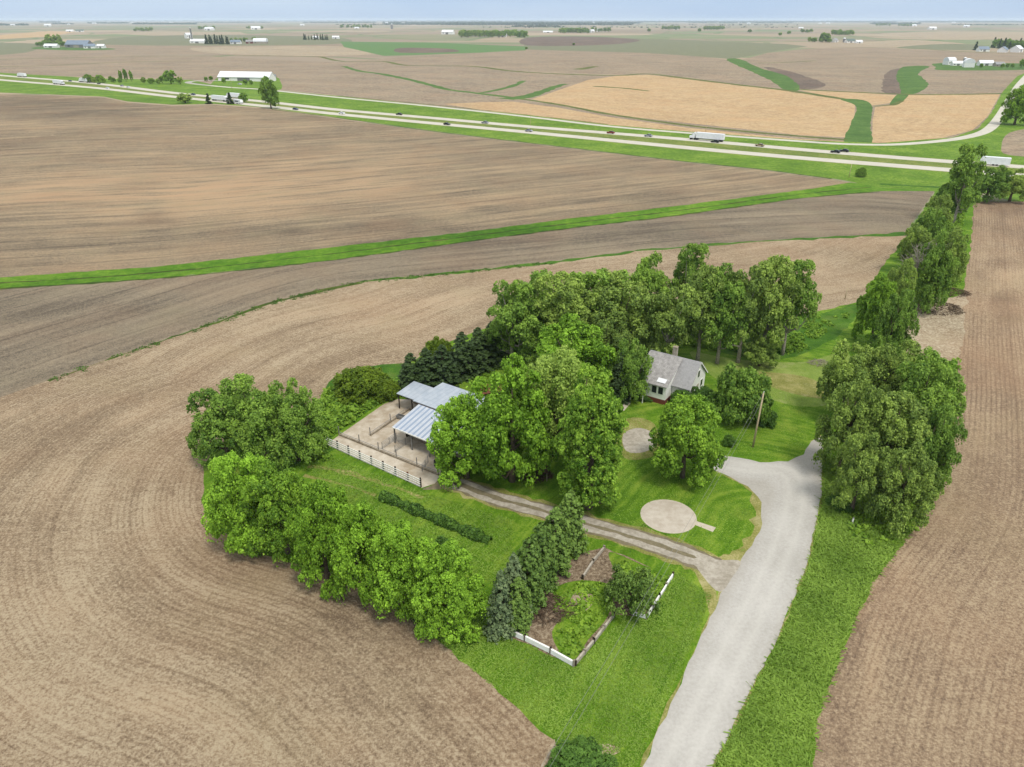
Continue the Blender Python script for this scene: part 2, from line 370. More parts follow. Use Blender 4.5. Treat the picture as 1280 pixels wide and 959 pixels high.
P('ploughed_field', 'soil_light', [(1070, 55), (1130, 50), (1200, 54), (1215, 60), (1140, 59)])
P('crop_field', 'greyish_pasture', [(1120, 60), (1180, 55), (1230, 57), (1225, 63)])
P('crop_field', 'greyish_pasture', [(-40, 56), (30, 54), (50, 58), (30, 66), (-40, 70)])
ST('field_border', 'olive_grass', [(-20, 84), (60, 82), (150, 78), (240, 76)], 7, jit=1)
P('crop_field', 'greyish_pasture', [(160, 46), (300, 44), (430, 48), (400, 56), (130, 56)])
P('ploughed_field', 'soil_far', [(420, 79), (500, 72), (660, 62), (800, 66), (915, 76), (960, 98), (850, 96), (760, 93), (640, 89), (520, 82)])
P('crop_field', 'green_crop', [(425, 52), (520, 53), (600, 56), (657, 58), (657, 63), (600, 66), (520, 69), (480, 70), (462, 66), (430, 59)], smooth=False)
P('ploughed_field', 'soil_dark', [(500, 60), (560, 61), (570, 65), (500, 66)])
P('pasture', 'greyish_pasture', [(655, 47), (740, 47), (860, 50), (980, 55), (1010, 58), (970, 64), (915, 74), (800, 66), (657, 62), (655, 56)], smooth=False)
P('ploughed_field', 'soil_dark', [(660, 47), (740, 46), (800, 50), (760, 56), (660, 57)])
P('ploughed_field', 'soil_far', [(922, 76), (960, 66), (1010, 61), (1080, 59), (1200, 64), (1300, 68), (1300, 118), (1135, 118), (1000, 112), (960, 95)], smooth=False)
P('moist_soil', 'soil_dark', [(955, 84), (990, 90), (1030, 104), (1024, 110), (1000, 111), (985, 100)], jit=2)
P('moist_soil', 'soil_dark', [(1108, 92), (1125, 86), (1135, 95), (1130, 108), (1125, 117), (1102, 114)], jit=2)
P('grassed_waterway', 'far_grass', [(908, 75), (925, 74), (950, 85), (985, 96), (1000, 112), (980, 112), (965, 102), (935, 88)], jit=1.5)
P('grassed_waterway', 'far_grass', [(1128, 84), (1162, 83), (1148, 92), (1160, 104), (1150, 115), (1128, 119), (1125, 108), (1121, 94)], jit=1.5)
P('tan_field', 'soil_tan', [(1000, 113), (1060, 115), (1120, 119), (1112, 129), (1090, 132), (1060, 125)], smooth=False)
P('tan_field', 'soil_tan', [(1090, 179), (1091, 150), (1094, 134), (1118, 131), (1136, 119), (1180, 118), (1250, 118), (1235, 145), (1215, 163), (1180, 172), (1140, 177)], smooth=False)
P('tan_field', 'soil_tan', [(665, 124), (700, 112), (735, 100), (770, 95), (810, 93.5), (860, 99), (930, 107), (990, 114), (1055, 124), (1069, 131), (1068, 145), (1060, 172), (1000, 169), (880, 156), (760, 143), (700, 132)], smooth=False)
P('tan_field', 'soil_tan', [(555, 130), (600, 128), (640, 127), (700, 135), (760, 146), (860, 160), (1000, 174), (1058, 177), (1058, 180), (960, 176), (860, 167), (760, 158), (650, 145)], smooth=False)
P('grassed_waterway', 'far_grass', [(1056, 181), (1062, 158), (1070, 140), (1068, 131), (1050, 124), (1078, 125), (1090, 133), (1088, 155), (1088, 182)], jit=.5)
P('grassed_waterway', 'far_grass', [(1112, 131), (1122, 118), (1136, 118), (1124, 130)])
ST('field_border', 'olive_grass', [(645, 123), (700, 131), (760, 142.5), (860, 157), (960, 167), (1058, 175)], 7, jit=.8)
ST('grassed_waterway', 'far_grass', [(632, 124), (650, 122), (668, 118), (690, 110), (706, 105)], (18, 8), jit=1.5)
ST('grassed_waterway', 'far_grass', [(430, 83), (450, 89), (480, 93), (530, 104), (560, 112), (600, 117), (640, 122)], 10, jit=1.5)
ST('grassed_waterway', 'far_grass', [(600, 116), (625, 112), (645, 106), (655, 101)], 7, jit=1.5)
ST('field_border', 'olive_grass', [(400, 71), (430, 77), (480, 77), (510, 82), (590, 83), (640, 89), (700, 92.5), (770, 94.5), (810, 92.5), (860, 98.5), (930, 107), (990, 114), (1055, 124)], 10, jit=1)
ST('field_border', 'olive_grass', [(1000, 112), (1060, 115), (1135, 118), (1200, 118), (1256, 117)], 8, jit=.6)
ST('field_border', 'olive_grass', [(1092, 133), (1115, 131), (1128, 126)], 4)
ST('grass_patch', 'olive_grass', [(742, 108), (775, 110), (812, 114)], (9, 6), jit=1)
ST('grass_patch', 'olive_grass', [(722, 87), (745, 83)], (18, 10), jit=1)
ST('field_border', 'olive_grass', [(-20, 75), (100, 72), (250, 70), (330, 70), (400, 71)], 10, jit=2)
ST('field_border', 'olive_grass', [(1040, 59), (1130, 60), (1210, 65), (1290, 68)], 12, jit=2)
ST('field_border', 'olive_grass', [(946, 79), (985, 78), (1020, 76)], 7, jit=1)
P('farm_lawn', 'far_grass', [(1170, 84), (1175, 79), (1290, 80), (1290, 87), (1180, 88)])
P('farm_lawn', 'highway_grass', [(268, 112), (272, 97), (290, 94), (340, 96), (350, 101), (345, 114)])
P('farm_lawn', 'far_grass', [(40, 61), (60, 58), (130, 60), (142, 62), (90, 63)])
# highway corridor
UP = [(-60, 87.5), (0, 94.2), (120, 104.5), (220, 116.5), (330, 127), (420, 137), (540, 147.5), (660, 158.3), (770, 167), (880, 176.2), (990, 186), (1100, 195.2), (1190, 202.2), (1290, 209.5), (1400, 217)]
LOW = [(-60, 93), (0, 99.8), (120, 110), (220, 121.3), (330, 132.5), (420, 142.5), (540, 154), (660, 165.2), (770, 176), (880, 186.6), (990, 196.5), (1100, 205.5), (1190, 212.6), (1290, 220.5), (1400, 229)]
P('highway_verge', 'highway_grass', [(-60, 85), (0, 91), (90, 96), (112, 98), (240, 100), (270, 107), (335, 112), (420, 120), (540, 132), (660, 144), (760, 156), (860, 164.5), (1000, 175), (1100, 179), (1190, 172), (1222, 161), (1240, 140), (1253, 115), (1272, 95), (1300, 84), (1420, 84), (1420, 245), (1300, 262), (1200, 232), (1170, 240), (1100, 239), (1068, 228), (1040, 223), (950, 211), (860, 202), (760, 190), (660, 178), (560, 166), (480, 155), (400, 144), (330, 134.5), (270, 130), (215, 131), (160, 127), (130, 121), (60, 118), (-60, 114)], smooth=False, jit=.4)
P('ploughed_field', 'soil_far', [(1252, 182), (1262, 166), (1300, 160), (1340, 165), (1340, 195), (1262, 194)])
ST('highway_median', 'median_grass', [((a[0]+b[0])/2, (a[1]+b[1])/2) for a, b in zip(UP, LOW)], 15)
ST('highway_shoulder', 'median_grass', UP, 14); ST('highway_shoulder', 'median_grass', LOW, 14)
ST('highway', 'road_concrete', UP, 10.5, smooth=True); ST('highway', 'road_concrete', LOW, 10.5, smooth=True)
FR = [(262, 107), (290, 109.5), (335, 112.5), (420, 121.6), (540, 133), (660, 146), (760, 157.8), (860, 166.3), (1000, 176.6), (1050, 179.8), (1100, 181), (1140, 179.5), (1190, 174.5), (1222, 168), (1238, 160), (1249, 147), (1257, 134), (1264, 122), (1274, 106), (1290, 88)]
ST('frontage_road', 'road_concrete', FR, 6.6)
ST('farm_drive', 'gravel', [(262, 107), (240, 104.5), (236, 102.5), (255, 100.5), (275, 101), (285, 99)], 7)
ST('farm_drive', 'gravel', [(1252, 145), (1275, 147.5), (1300, 149)], 4)
ST('ditch', 'weeds', [(1100, 230), (1170, 234), (1200, 236)], 4, jit=.5)
# fields between highway and farm
P('upper_field', 'soil_upper', [(-90, 116), (60, 119), (130, 122), (160, 128.5), (215, 132.5), (270, 131.5), (330, 136), (400, 145.5), (480, 156.5), (560, 167.5), (660, 179.5), (760, 191.5), (860, 203.5), (950, 212.5), (1040, 224.5), (1066, 229), (1000, 238), (850, 257), (700, 275), (600, 288), (400, 311), (200, 333), (0, 347), (-90, 352)], smooth=False)
P('grass_strip', 'verge', [(-90, 353), (0, 347), (200, 333), (400, 311), (600, 288), (700, 275), (850, 257), (1000, 238), (1064, 228), (1110, 236), (1170, 238), (1100, 239), (1000, 248), (850, 269), (700, 287), (600, 300), (400, 327), (200, 348), (0, 361), (-90, 366)], smooth=False, jit=.5)
P('middle_field', 'soil_middle', [(-90, 366), (0, 361), (200, 348), (400, 327), (600, 300), (700, 287), (850, 269), (1000, 248), (1100, 239), (1168, 239), (1150, 265), (1130, 293), (1050, 295), (900, 304), (800, 313), (690, 327), (560, 341), (450, 352), (350, 375), (270, 402), (140, 447), (0, 497), (-90, 525)], smooth=False)
P('near_field', 'soil_near', [(-220, 540), (0, 497), (140, 447), (270, 403), (350, 375), (450, 352), (560, 341), (690, 328), (800, 313), (900, 305), (1050, 296), (1130, 293), (1300, 300), (1500, 700), (1600, 1400), (640, 1500), (-900, 1400)], smooth=False)
ST('ditch_line', 'ditch_grass', [(-60, 355), (0, 354), (200, 340.5), (400, 319), (600, 294), (700, 281), (850, 263), (1000, 243), (1090, 234)], .9, jit=.4)
ST('ditch_line', 'ditch_grass', [(0, 361), (200, 348), (400, 327), (600, 300), (700, 287), (850, 269), (1000, 248), (1100, 239.5)], 1.0, jit=.5)
ST('ditch_line', 'ditch_grass', [(340, 137), (400, 144.5), (480, 155.5), (560, 166.5), (660, 178.5), (760, 190.5), (860, 202.5), (950, 211.5), (1040, 223.5)], 1.6, jit=.5)
ST('ditch_line', 'ditch_grass', [(420, 119.5), (540, 131), (660, 143.6), (760, 155.5)], 1.6, jit=.5)
ST('grass_seam', 'ditch_grass', [(60, 476), (140, 448), (270, 403), (350, 376), (450, 353)], (.5, 1.6), jit=.5)
ST('grass_seam', 'weeds', [(450, 353), (560, 342), (690, 328), (760, 319), (800, 313)], 1.5, jit=.8)
ST('grass_seam', 'weeds', [(800, 313), (900, 305), (1000, 299), (1135, 292)], (1.2, 3.0), jit=.9)
P('right_field', 'soil_right', [(1215, 252), (1300, 252), (1500, 262), (1900, 500), (2100, 1400), (1000, 1500), (1008, 1000), (1020, 900), (1050, 815), (1090, 728), (1150, 650), (1182, 590), (1196, 500), (1200, 440), (1207, 345), (1212, 300)], smooth=False)
# farmstead green
P('farm_grass', 'lawn', [(650, 1010), (676, 959), (696, 938), (694, 926), (660, 899), (600, 845), (540, 795), (480, 752), (420, 722), (360, 703), (300, 685), (264, 655), (251, 625), (255, 590), (262, 560), (300, 545), (350, 530), (388, 512), (404, 492), (415, 474), (450, 460), (500, 458), (560, 428), (620, 405), (650, 385), (700, 372), (800, 366), (900, 385), (960, 392), (1010, 393), (1074, 377), (1092, 350), (1108, 325), (1135, 297), (1150, 268), (1172, 236), (1195, 222), (1218, 240), (1214, 300), (1208, 345), (1205, 370), (1190, 372), (1150, 376), (1128, 400), (1128, 440), (1150, 448), (1196, 450), (1196, 500), (1182, 590), (1150, 650), (1090, 728), (1050, 815), (1020, 900), (1008, 1000), (1004, 1050)], smooth=False, jit=.35)
P('roadside_grass', 'verge', [(890, 959), (885, 1040), (1004, 1050), (1008, 1000), (1020, 900), (1050, 815), (1090, 728), (1150, 650), (1182, 590), (1196, 500), (1196, 450), (1150, 448), (1060, 470), (1027, 545), (1029, 620), (1012, 700), (977, 790), (932, 880)], smooth=False, jit=.3)
P('rough_grass', 'weeds', [(380, 545), (392, 512), (404, 492), (415, 474), (450, 460), (520, 455), (500, 480), (478, 502), (440, 528), (415, 548), (420, 560), (395, 570), (370, 560)], jit=.5)
P('rough_grass', 'weeds', [(560, 445), (620, 408), (650, 388), (700, 374), (800, 368), (900, 387), (960, 395), (1010, 396), (1072, 380), (1060, 410), (1010, 440), (960, 450), (900, 440), (860, 420), (760, 400), (640, 440), (600, 470)], jit=.5)
P('pale_lawn', 'pale_lawn', [(862, 440), (900, 446), (950, 452), (1010, 452), (1060, 440), (1060, 480), (1035, 505), (1000, 508), (965, 500), (930, 490), (890, 470)], jit=.8)
P('straw_patch', 'dry_grass', [(930, 466), (970, 466), (1010, 472), (1034, 486), (1030, 498), (1000, 494), (965, 484)], jit=1.2)
P('burnt_straw', 'straw_ground', [(1128, 398), (1150, 374), (1190, 372), (1207, 368), (1205, 400), (1202, 440), (1180, 452), (1130, 442)], jit=.8)
P('worn_grass', 'dry_grass', [(768, 535), (790, 522), (818, 530), (825, 560), (812, 572), (780, 572)], jit=.5)
P('gravel_patch', 'lane_gravel', [(779, 543), (797, 535), (815, 541), (818, 558), (800, 566), (782, 563)], jit=.4)
ST('garden_path', 'pale_concrete', [(785, 503), (773, 517)], 1.0, smooth=False)
ST('worn_grass', 'dry_grass', [(930, 602), (944, 616), (950, 640), (946, 665), (930, 690), (905, 702), (870, 694)], 1.8, jit=.5)
ST('worn_grass', 'dry_grass', [(385, 583), (430, 590), (480, 605), (530, 622)], (.9, .7), jit=.3)
ST('worn_grass', 'dry_grass', [(380, 594), (420, 603), (470, 619)], (.7, .5), jit=.2)
P('worn_grass', 'dry_grass', [(868, 712), (885, 722), (896, 744), (888, 768), (880, 740)], jit=.4)
LANE = [(548, 598), (575, 606), (610, 619), (650, 631), (690, 642), (740, 657), (800, 674), (850, 691), (880, 703), (915, 722)]
ST('lane_edge', 'dry_grass', LANE, (3.9, 5.2), jit=.45)
ST('farm_lane', 'lane_dirt', LANE, (2.9, 4.0), jit=.25)
ST('wheel_track', 'lane_gravel', LANE, (.8, 1.2), jit=.2, off=.85); ST('wheel_track', 'lane_gravel', LANE, (.8, 1.2), jit=.2, off=-.85)
RL = [(760, 1050), (803, 959), (838, 880), (872, 805), (898, 752), (915, 716), (940, 682), (953, 655), (952, 628), (935, 608), (893, 588), (888, 577), (893, 568), (915, 571), (950, 578), (985, 577), (1005, 568), (1014, 552), (1028, 545), (1028, 575), (1027, 620), (1010, 700), (975, 790), (930, 880), (890, 959), (850, 1050)]
RCW = RL[1:13]; RCE = RL[17:-1]
ST('road_edge', 'dry_grass', RCW, .35, jit=.25); ST('road_edge', 'dry_grass', RCE, .3, jit=.25)
P('gravel_road', 'gravel', RL, smooth=False, jit=.2)
P('soil_corner', 'straw_ground', [(692, 925), (700, 934), (760, 930), (775, 940), (742, 950), (690, 958), (672, 970)], jit=.3)
P('drive_mouth', 'lane_gravel', [(868, 698), (900, 700), (926, 702), (915, 722), (900, 740), (880, 722)], jit=.3)
# garden, pad, barnyard
P('garden_bed', 'garden_soil', [(610, 782), (640, 740), (690, 715), (730, 690), (756, 684), (842, 722), (808, 772), (765, 768), (717, 832)], smooth=False, jit=.2)
P('garden_weeds', 'lawn', [(690, 740), (710, 728), (740, 726), (765, 735), (760, 770), (735, 800), (717, 826), (700, 815), (690, 790), (705, 765)], jit=.6)
P('bare_earth', 'straw_ground', [(716, 744), (735, 738), (742, 752), (728, 766), (712, 764)], jit=.4)
P('garden_weeds', 'lawn', [(762, 690), (800, 705), (838, 722), (822, 745), (800, 762), (790, 735), (770, 715)], jit=.6)
c0 = at(835.5, 645)
reg('round_pad', 'pale_concrete', [(c0.x+3.75*math.cos(t), c0.y+3.75*math.sin(t)) for t in np.linspace(0, 2*math.pi, 60)[:-1]])
reg('round_pad_centre', 'pad_concrete', [(c0.x+3.5*math.cos(t), c0.y+3.5*math.sin(t)) for t in np.linspace(0, 2*math.pi, 60)[:-1]])
P('concrete_slab', 'pale_concrete', [(867, 655.5), (871, 651.5), (895, 659.5), (891, 665)], smooth=False)
YARD = [(408, 556), (424, 544), (480, 505), (497, 499), (560, 500), (556, 560), (550, 596), (545, 604), (527, 610)]
P('barnyard', 'yard_concrete', YARD, smooth=False)
P('worn_grass', 'lane_dirt', [(543, 605), (552, 594), (566, 600), (560, 610), (528, 612)], jit=.3)

# distance fields for the row direction of each surface
ROWREF = {}
def ref(mat, pts): ROWREF[mat] = np.array(world_poly(pts, False, True, step=4))
ref('soil_near', [(1250, 1420), (900, 1120), (696, 938), (660, 899), (600, 845), (540, 795), (480, 752), (420, 722), (360, 703), (300, 685), (264, 655), (251, 625), (255, 590), (275, 560), (350, 530), (404, 492), (450, 460), (560, 428), (650, 390), (760, 362), (900, 350), (1040, 330), (1110, 300)])
ref('soil_middle', [(-200, 560), (0, 497), (140, 447), (270, 403), (350, 375), (450, 352), (690, 328), (900, 305), (1130, 293)])
ref('soil_upper', [(-90, 352), (0, 347), (200, 333), (400, 311), (600, 288), (700, 275), (850, 257), (1000, 238), (1064, 228)])
ref('soil_right', [(980, 1300), (1008, 1000), (1020, 900), (1050, 815), (1090, 728), (1150, 650), (1182, 590), (1196, 500), (1200, 440), (1207, 345), (1212, 300), (1216, 250)])
ref('lawn', [(760, 1050), (803, 959), (838, 880), (872, 805), (898, 752), (915, 716), (940, 682), (953, 655)])
ref('gravel', [(780, 1100), (845, 959), (884, 880), (926, 795), (955, 735), (980, 680), (995, 620), (985, 590), (940, 585), (895, 577)])
far_ref = np.array(world_poly(FR[:-4], False, True, step=30))
# tone patches: (px, py, rx px, ry px, value)
TONE = [(130, 235, 150, 22, 1.3), (60, 245, 90, 16, .9), (300, 238, 110, 22, 1.5), (380, 205, 130, 20, 1.0), (470, 228, 70, 16, .9), (190, 262, 18, 14, -1.8), (185, 228, 22, 4, -1.2),
        (120, 135, 90, 10, -1.2), (40, 128, 80, 8, -1.0), (430, 285, 300, 12, -.5), (610, 262, 30, 4, -1.0), (395, 183, 26, 8, -.9), (640, 300, 200, 12, -.7), (100, 385, 220, 16, -.8), (760, 290, 260, 9, -.7), (1050, 262, 120, 10, -.5),
        (130, 520, 160, 18, .8), (60, 600, 100, 40, .6), (420, 395, 140, 18, .9), (560, 375, 150, 14, .7), (250, 450, 120, 16, .3), (190, 600, 60, 16, -.6), (300, 700, 60, 30, -1.1), (420, 770, 90, 24, -.9),
        (200, 720, 70, 40, -.5), (560, 880, 60, 20, -.4), (220, 880, 140, 30, .6), (380, 930, 120, 30, .5), (90, 760, 70, 30, .4), (1075, 330, 30, 18, -.5), (1000, 335, 60, 12, .5),
        (1250, 345, 40, 14, 1.0), (1245, 375, 35, 8, -1.2), (1255, 400, 35, 8, -1.1), (1245, 330, 35, 8, -.9), (1250, 262, 40, 7, -1.1), (1125, 690, 14, 34, 1.8), (1088, 780, 12, 60, 1.9), (1040, 880, 16, 60, -.6), (1220, 520, 30, 50, .5), (1200, 760, 60, 30, .3),
        (280, 290, 200, 10, -.3), (560, 805, 70, 14, -.4), (800, 860, 60, 40, .5), (880, 760, 30, 30, .4), (430, 590, 50, 12, .8), (560, 625, 60, 14, .7)]
def tone_field(x, y):
    t = np.zeros_like(x)
    for px, py, rx, ry, val in TONE:
        c = at(px, py); ex = (at(px+rx, py)-c); ey = (at(px, max(py-ry, 60))-c)
        a = ex.length+1e-3; b = ey.length+1e-3
        ux, uy = ex.x/a, ex.y/a; vx, vy = ey.x/b, ey.y/b; det = ux*vy-uy*vx
        dx, dy = x-c.x, y-c.y
        s = (dx*vy-dy*vx)/det/a; q = (ux*dy-uy*dx)/det/b
        t += val*np.exp(-(s*s+q*q))
    return t
def dist_poly(x, y, pl):
    best = np.full(x.shape, 1e12)
    for (ax, ay), (bx, by) in zip(pl[:-1], pl[1:]):
        dx, dy = bx-ax, by-ay; L = dx*dx+dy*dy+1e-9
        t = np.clip(((x-ax)*dx+(y-ay)*dy)/L, 0, 1)
        d = (x-ax-t*dx)**2+(y-ay-t*dy)**2
        np.minimum(best, d, out=best)
    return np.sqrt(best)
# ---- one triangulation of everything
pts = []; edges = []
r = 22.0
while r < 30000:
    st = 0.017 if r < 400 else (0.03 if r < 3000 else .06)
    angs = np.arange(-52, 52.01, 1.0 if r < 400 else 1.5)
    off = random.uniform(-.4, .4)
    for a in angs:
        t = math.radians(a+off); rr = r*(1+random.uniform(-.004, .004)); pts.append((rr*math.sin(t), rr*math.cos(t)))
    r *= 1+st
for r in (60, 120, 260, 600, 1500, 4000, 12000, 30000):
    for a in range(60, 301, 15): pts.append((r*math.sin(math.radians(a)), r*math.cos(math.radians(a))))
B = 33000
b0 = len(pts); pts += [(-B, -B), (B, -B), (B, B), (-B, B)]; edges += [(b0, b0+1), (b0+1, b0+2), (b0+2, b0+3), (b0+3, b0)]
for nm, mt, pl in REG:
    b = len(pts); n = len(pl); pts += [tuple(q) for q in pl]; edges += [(b+i, b+(i+1) % n) for i in range(n)]
V, E, F, _, _, _ = delaunay_2d_cdt([Vector(p) for p in pts], edges, [], 0, 1e-4, False)
print('CDT', len(V), len(F), time.time()-T0)
vx = np.array([v.x for v in V]); vy = np.array([v.y for v in V]); vz = hfun(vx, vy)
tri = np.array([tuple(f) for f in F]); cx = vx[tri].mean(1); cy = vy[tri].mean(1)
def inside(px_, py_, poly):
    res = np.zeros(px_.shape, bool); x0, y0 = poly[-1]
    for x1, y1 in poly:
        cnd = (y1 > py_) != (y0 > py_)
        with np.errstate(divide='ignore', invalid='ignore'):
            xi = (x0-x1)*(py_-y1)/(y0-y1)+x1
        res ^= cnd & (px_ < xi); x0, y0 = x1, y1
    return res
owner = np.full(len(tri), -1)
for i, (nm, mt, pl) in enumerate(REG):
    lo_, hi_ = pl.min(0), pl.max(0)
    m = (cx >= lo_[0]) & (cx <= hi_[0]) & (cy >= lo_[1]) & (cy <= hi_[1])
    idx = np.nonzero(m)[0]; owner[idx[inside(cx[idx], cy[idx], pl)]] = i
tone = tone_field(vx, vy)
# merge strips of the same name+material touching one another into one surface object
keys = {}
for i, (nm, mt, pl) in enumerate(REG):
    big = nm in ('highway', 'wheel_track', 'grass_seam', 'highway_shoulder', 'garden_weeds')
    keys[i] = (nm, mt, 0 if big else i)
def ground_obj(name, mat, sel):
    t = tri[sel]
    if len(t) == 0: return None
    us, inv = np.unique(t, return_inverse=True); inv = inv.reshape(t.shape)
    me = bpy.data.meshes.new(name)
    co = np.stack([vx[us], vy[us], vz[us]], 1)
    me.vertices.add(len(us)); me.vertices.foreach_set('co', co.ravel())
    me.loops.add(inv.size); me.loops.foreach_set('vertex_index', inv.ravel().astype(np.int32))
    me.polygons.add(len(t)); me.polygons.foreach_set('loop_start', np.arange(0, inv.size, 3, dtype=np.int32))
    me.polygons.foreach_set('loop_total', np.full(len(t), 3, dtype=np.int32))
    me.update(calc_edges=True)
    pl = ROWREF.get(mat, far_ref)
    rd = dist_poly(co[:, 0], co[:, 1], pl) if mat.startswith('soil') or mat in ('lawn', 'gravel') else np.zeros(len(us))
    for an, arr in (('rowd', rd), ('tone', tone[us])):
        a = me.attributes.new(an, 'FLOAT', 'POINT'); a.data.foreach_set('value', arr.astype(np.float32))
    me.materials.append(MATS[mat])
    me.polygons.foreach_set('use_smooth', np.ones(len(t), bool))
    o = bpy.data.objects.new(name, me); C.objects.link(o); o['kind'] = 'structure'
    return o
GROUPS = {}
for i in range(len(REG)): GROUPS.setdefault(keys[i], []).append(i)
ground_obj('ground', 'far_fields', owner == -1)
for (nm, mt, _), ids in GROUPS.items(): ground_obj(nm, mt, np.isin(owner, ids))
print('ground', time.time()-T0)
# highway edge lines are too fine at this distance to read; the joint lines of the slab are in its material

# raised pad rim and curb are real steps
# ------------------------------------------------------------------ foliage
LEAFGAIN = {'leaf_bright': 2.25, 'leaf_maple': 2.3, 'leaf_willow': 1.6, 'leaf_olive': 2.55, 'leaf_mid': 2.5, 'leaf_deep': 1.7, 'leaf_poplar': 2.1, 'leaf_spruce': 0.95, 'leaf_cedar': 1.7, 'leaf_bluish': 1.4, 'leaf_weed': 1.6, 'grass_blade': 1.4}
def leaf_mat(name, c1, c2, trans=.38, bright=None):
    bright = bright or LEAFGAIN.get(name, 1.0)
    m = new_mat(name); k = NT(m)
    lv = k.attr('lv'); oi = k.n('ShaderNodeObjectInfo').outputs['Random']
    v = k.math('MULTIPLY_ADD', k.math('SUBTRACT', oi, .5), .3, lv)
    c0_ = tuple(q*bright for q in c1); c9 = tuple(q*bright for q in c2); c0_ = (c0_[0]*1.09, c0_[1]*1.05, c0_[2]*.9); c9 = (c9[0]*1.12, c9[1]*1.07, c9[2]*.85)
    col = k.ramp(v, [(0.1, tuple(q*.8 for q in c0_)), (0.55, tuple((p+q)*.5 for p, q in zip(c0_, c9))), (1.0, tuple(q*1.08 for q in c9))])
    k.link(col, k.bsdf.inputs['Base Color']); k.bsdf.inputs['Roughness'].default_value = .6
    k.bsdf.inputs['Specular IOR Level'].default_value = .2
    tr = k.n('ShaderNodeBsdfTranslucent'); k.link(k.mix(.35, col, (.16, .2, .02)), tr.inputs[0])
    mx = k.n('ShaderNodeMixShader'); mx.inputs[0].default_value = trans
    out = m.node_tree.nodes['Material Output']
    k.link(k.bsdf.outputs[0], mx.inputs[1]); k.link(tr.outputs[0], mx.inputs[2]); k.link(mx.outputs[0], out.inputs[0])
    MATS[name] = m
leaf_mat('leaf_bright', (.050, .112, .008), (.170, .300, .035))
leaf_mat('leaf_maple', (.042, .098, .010), (.146, .246, .028))
leaf_mat('leaf_yellow', (.080, .150, .012), (.220, .330, .030))
leaf_mat('leaf_willow', (.090, .165, .030), (.24, .34, .080))
leaf_mat('leaf_olive', (.048, .084, .020), (.150, .212, .048))
leaf_mat('leaf_mid', (.036, .080, .014), (.122, .196, .036))
leaf_mat('leaf_deep', (.028, .070, .012), (.080, .160, .030))
leaf_mat('leaf_poplar', (.030, .088, .008), (.180, .292, .040))
leaf_mat('leaf_spruce', (.018, .042, .015), (.056, .095, .032), .1)
leaf_mat('leaf_cedar', (.028, .064, .012), (.098, .160, .036), .15)
leaf_mat('leaf_bluish', (.035, .065, .035), (.120, .165, .085), .1)
leaf_mat('leaf_weed', (.060, .135, .012), (.165, .270, .035))
leaf_mat('grass_blade', (.062, .135, .014), (.165, .265, .05), .4)
plain('bark', (132, 118, 100), (92, 80, 66), scale=3, rough=.95, bump=.5)
plain('pale_bark', (204, 196, 184), (134, 122, 106), scale=3, rough=.95, bump=.5)

def cards(cen, nrm, size, lv, aspect=1.0, up=None, bend=.25):
    """build arrays for kinked leaf-clump cards: 2 quads each"""
    n = len(cen); nrm = nrm/(np.linalg.norm(nrm, axis=1, keepdims=True)+1e-9)
    if up is None: up = rng.normal(size=(n, 3))
    a = np.cross(nrm, up); a /= (np.linalg.norm(a, axis=1, keepdims=True)+1e-9)
    b = np.cross(nrm, a)
    s = size[:, None]; L = s*aspect
    jit = lambda: 1+rng.uniform(-.3, .3, (n, 1))
    k = nrm*s*bend
    p0 = cen-a*s*.5*jit()-b*L*.45*jit()-k; p1 = cen+a*s*.5*jit()-b*L*.4*jit()-k
    p2 = cen+a*s*.55*jit()+b*L*.05+k*.5; p3 = cen-a*s*.55*jit()-b*L*.02+k*.5
    p4 = cen+a*s*.25*jit()+b*L*.55*jit()-k*.6; p5 = cen-a*s*.3*jit()+b*L*.5*jit()-k*.6
    co = np.stack([p0, p1, p2, p3, p4, p5], 1).reshape(-1, 3)
    base = (np.arange(n)*6)[:, None]
    f = np.concatenate([base+np.array([[0, 1, 2, 3]]), base+np.array([[3, 2, 4, 5]])], 1).reshape(-1, 4)
    return co, f, np.repeat(lv, 2)
def card_mesh(name, co, f, lv, mat):
    me = bpy.data.meshes.new(name)
    me.vertices.add(len(co)); me.vertices.foreach_set('co', co.astype(np.float32).ravel())
    me.loops.add(f.size); me.loops.foreach_set('vertex_index', f.ravel().astype(np.int32))
    me.polygons.add(len(f)); me.polygons.foreach_set('loop_start', np.arange(0, f.size, 4, dtype=np.int32))
    me.polygons.foreach_set('loop_total', np.full(len(f), 4, dtype=np.int32)); me.update(calc_edges=True)
    a = me.attributes.new('lv', 'FLOAT', 'FACE'); a.data.foreach_set('value', np.clip(lv, 0, 1).astype(np.float32))
    me.materials.append(MATS[mat]); return me
def unit(n):
    v = rng.normal(size=(n, 3)); return v/np.linalg.norm(v, axis=1, keepdims=True)
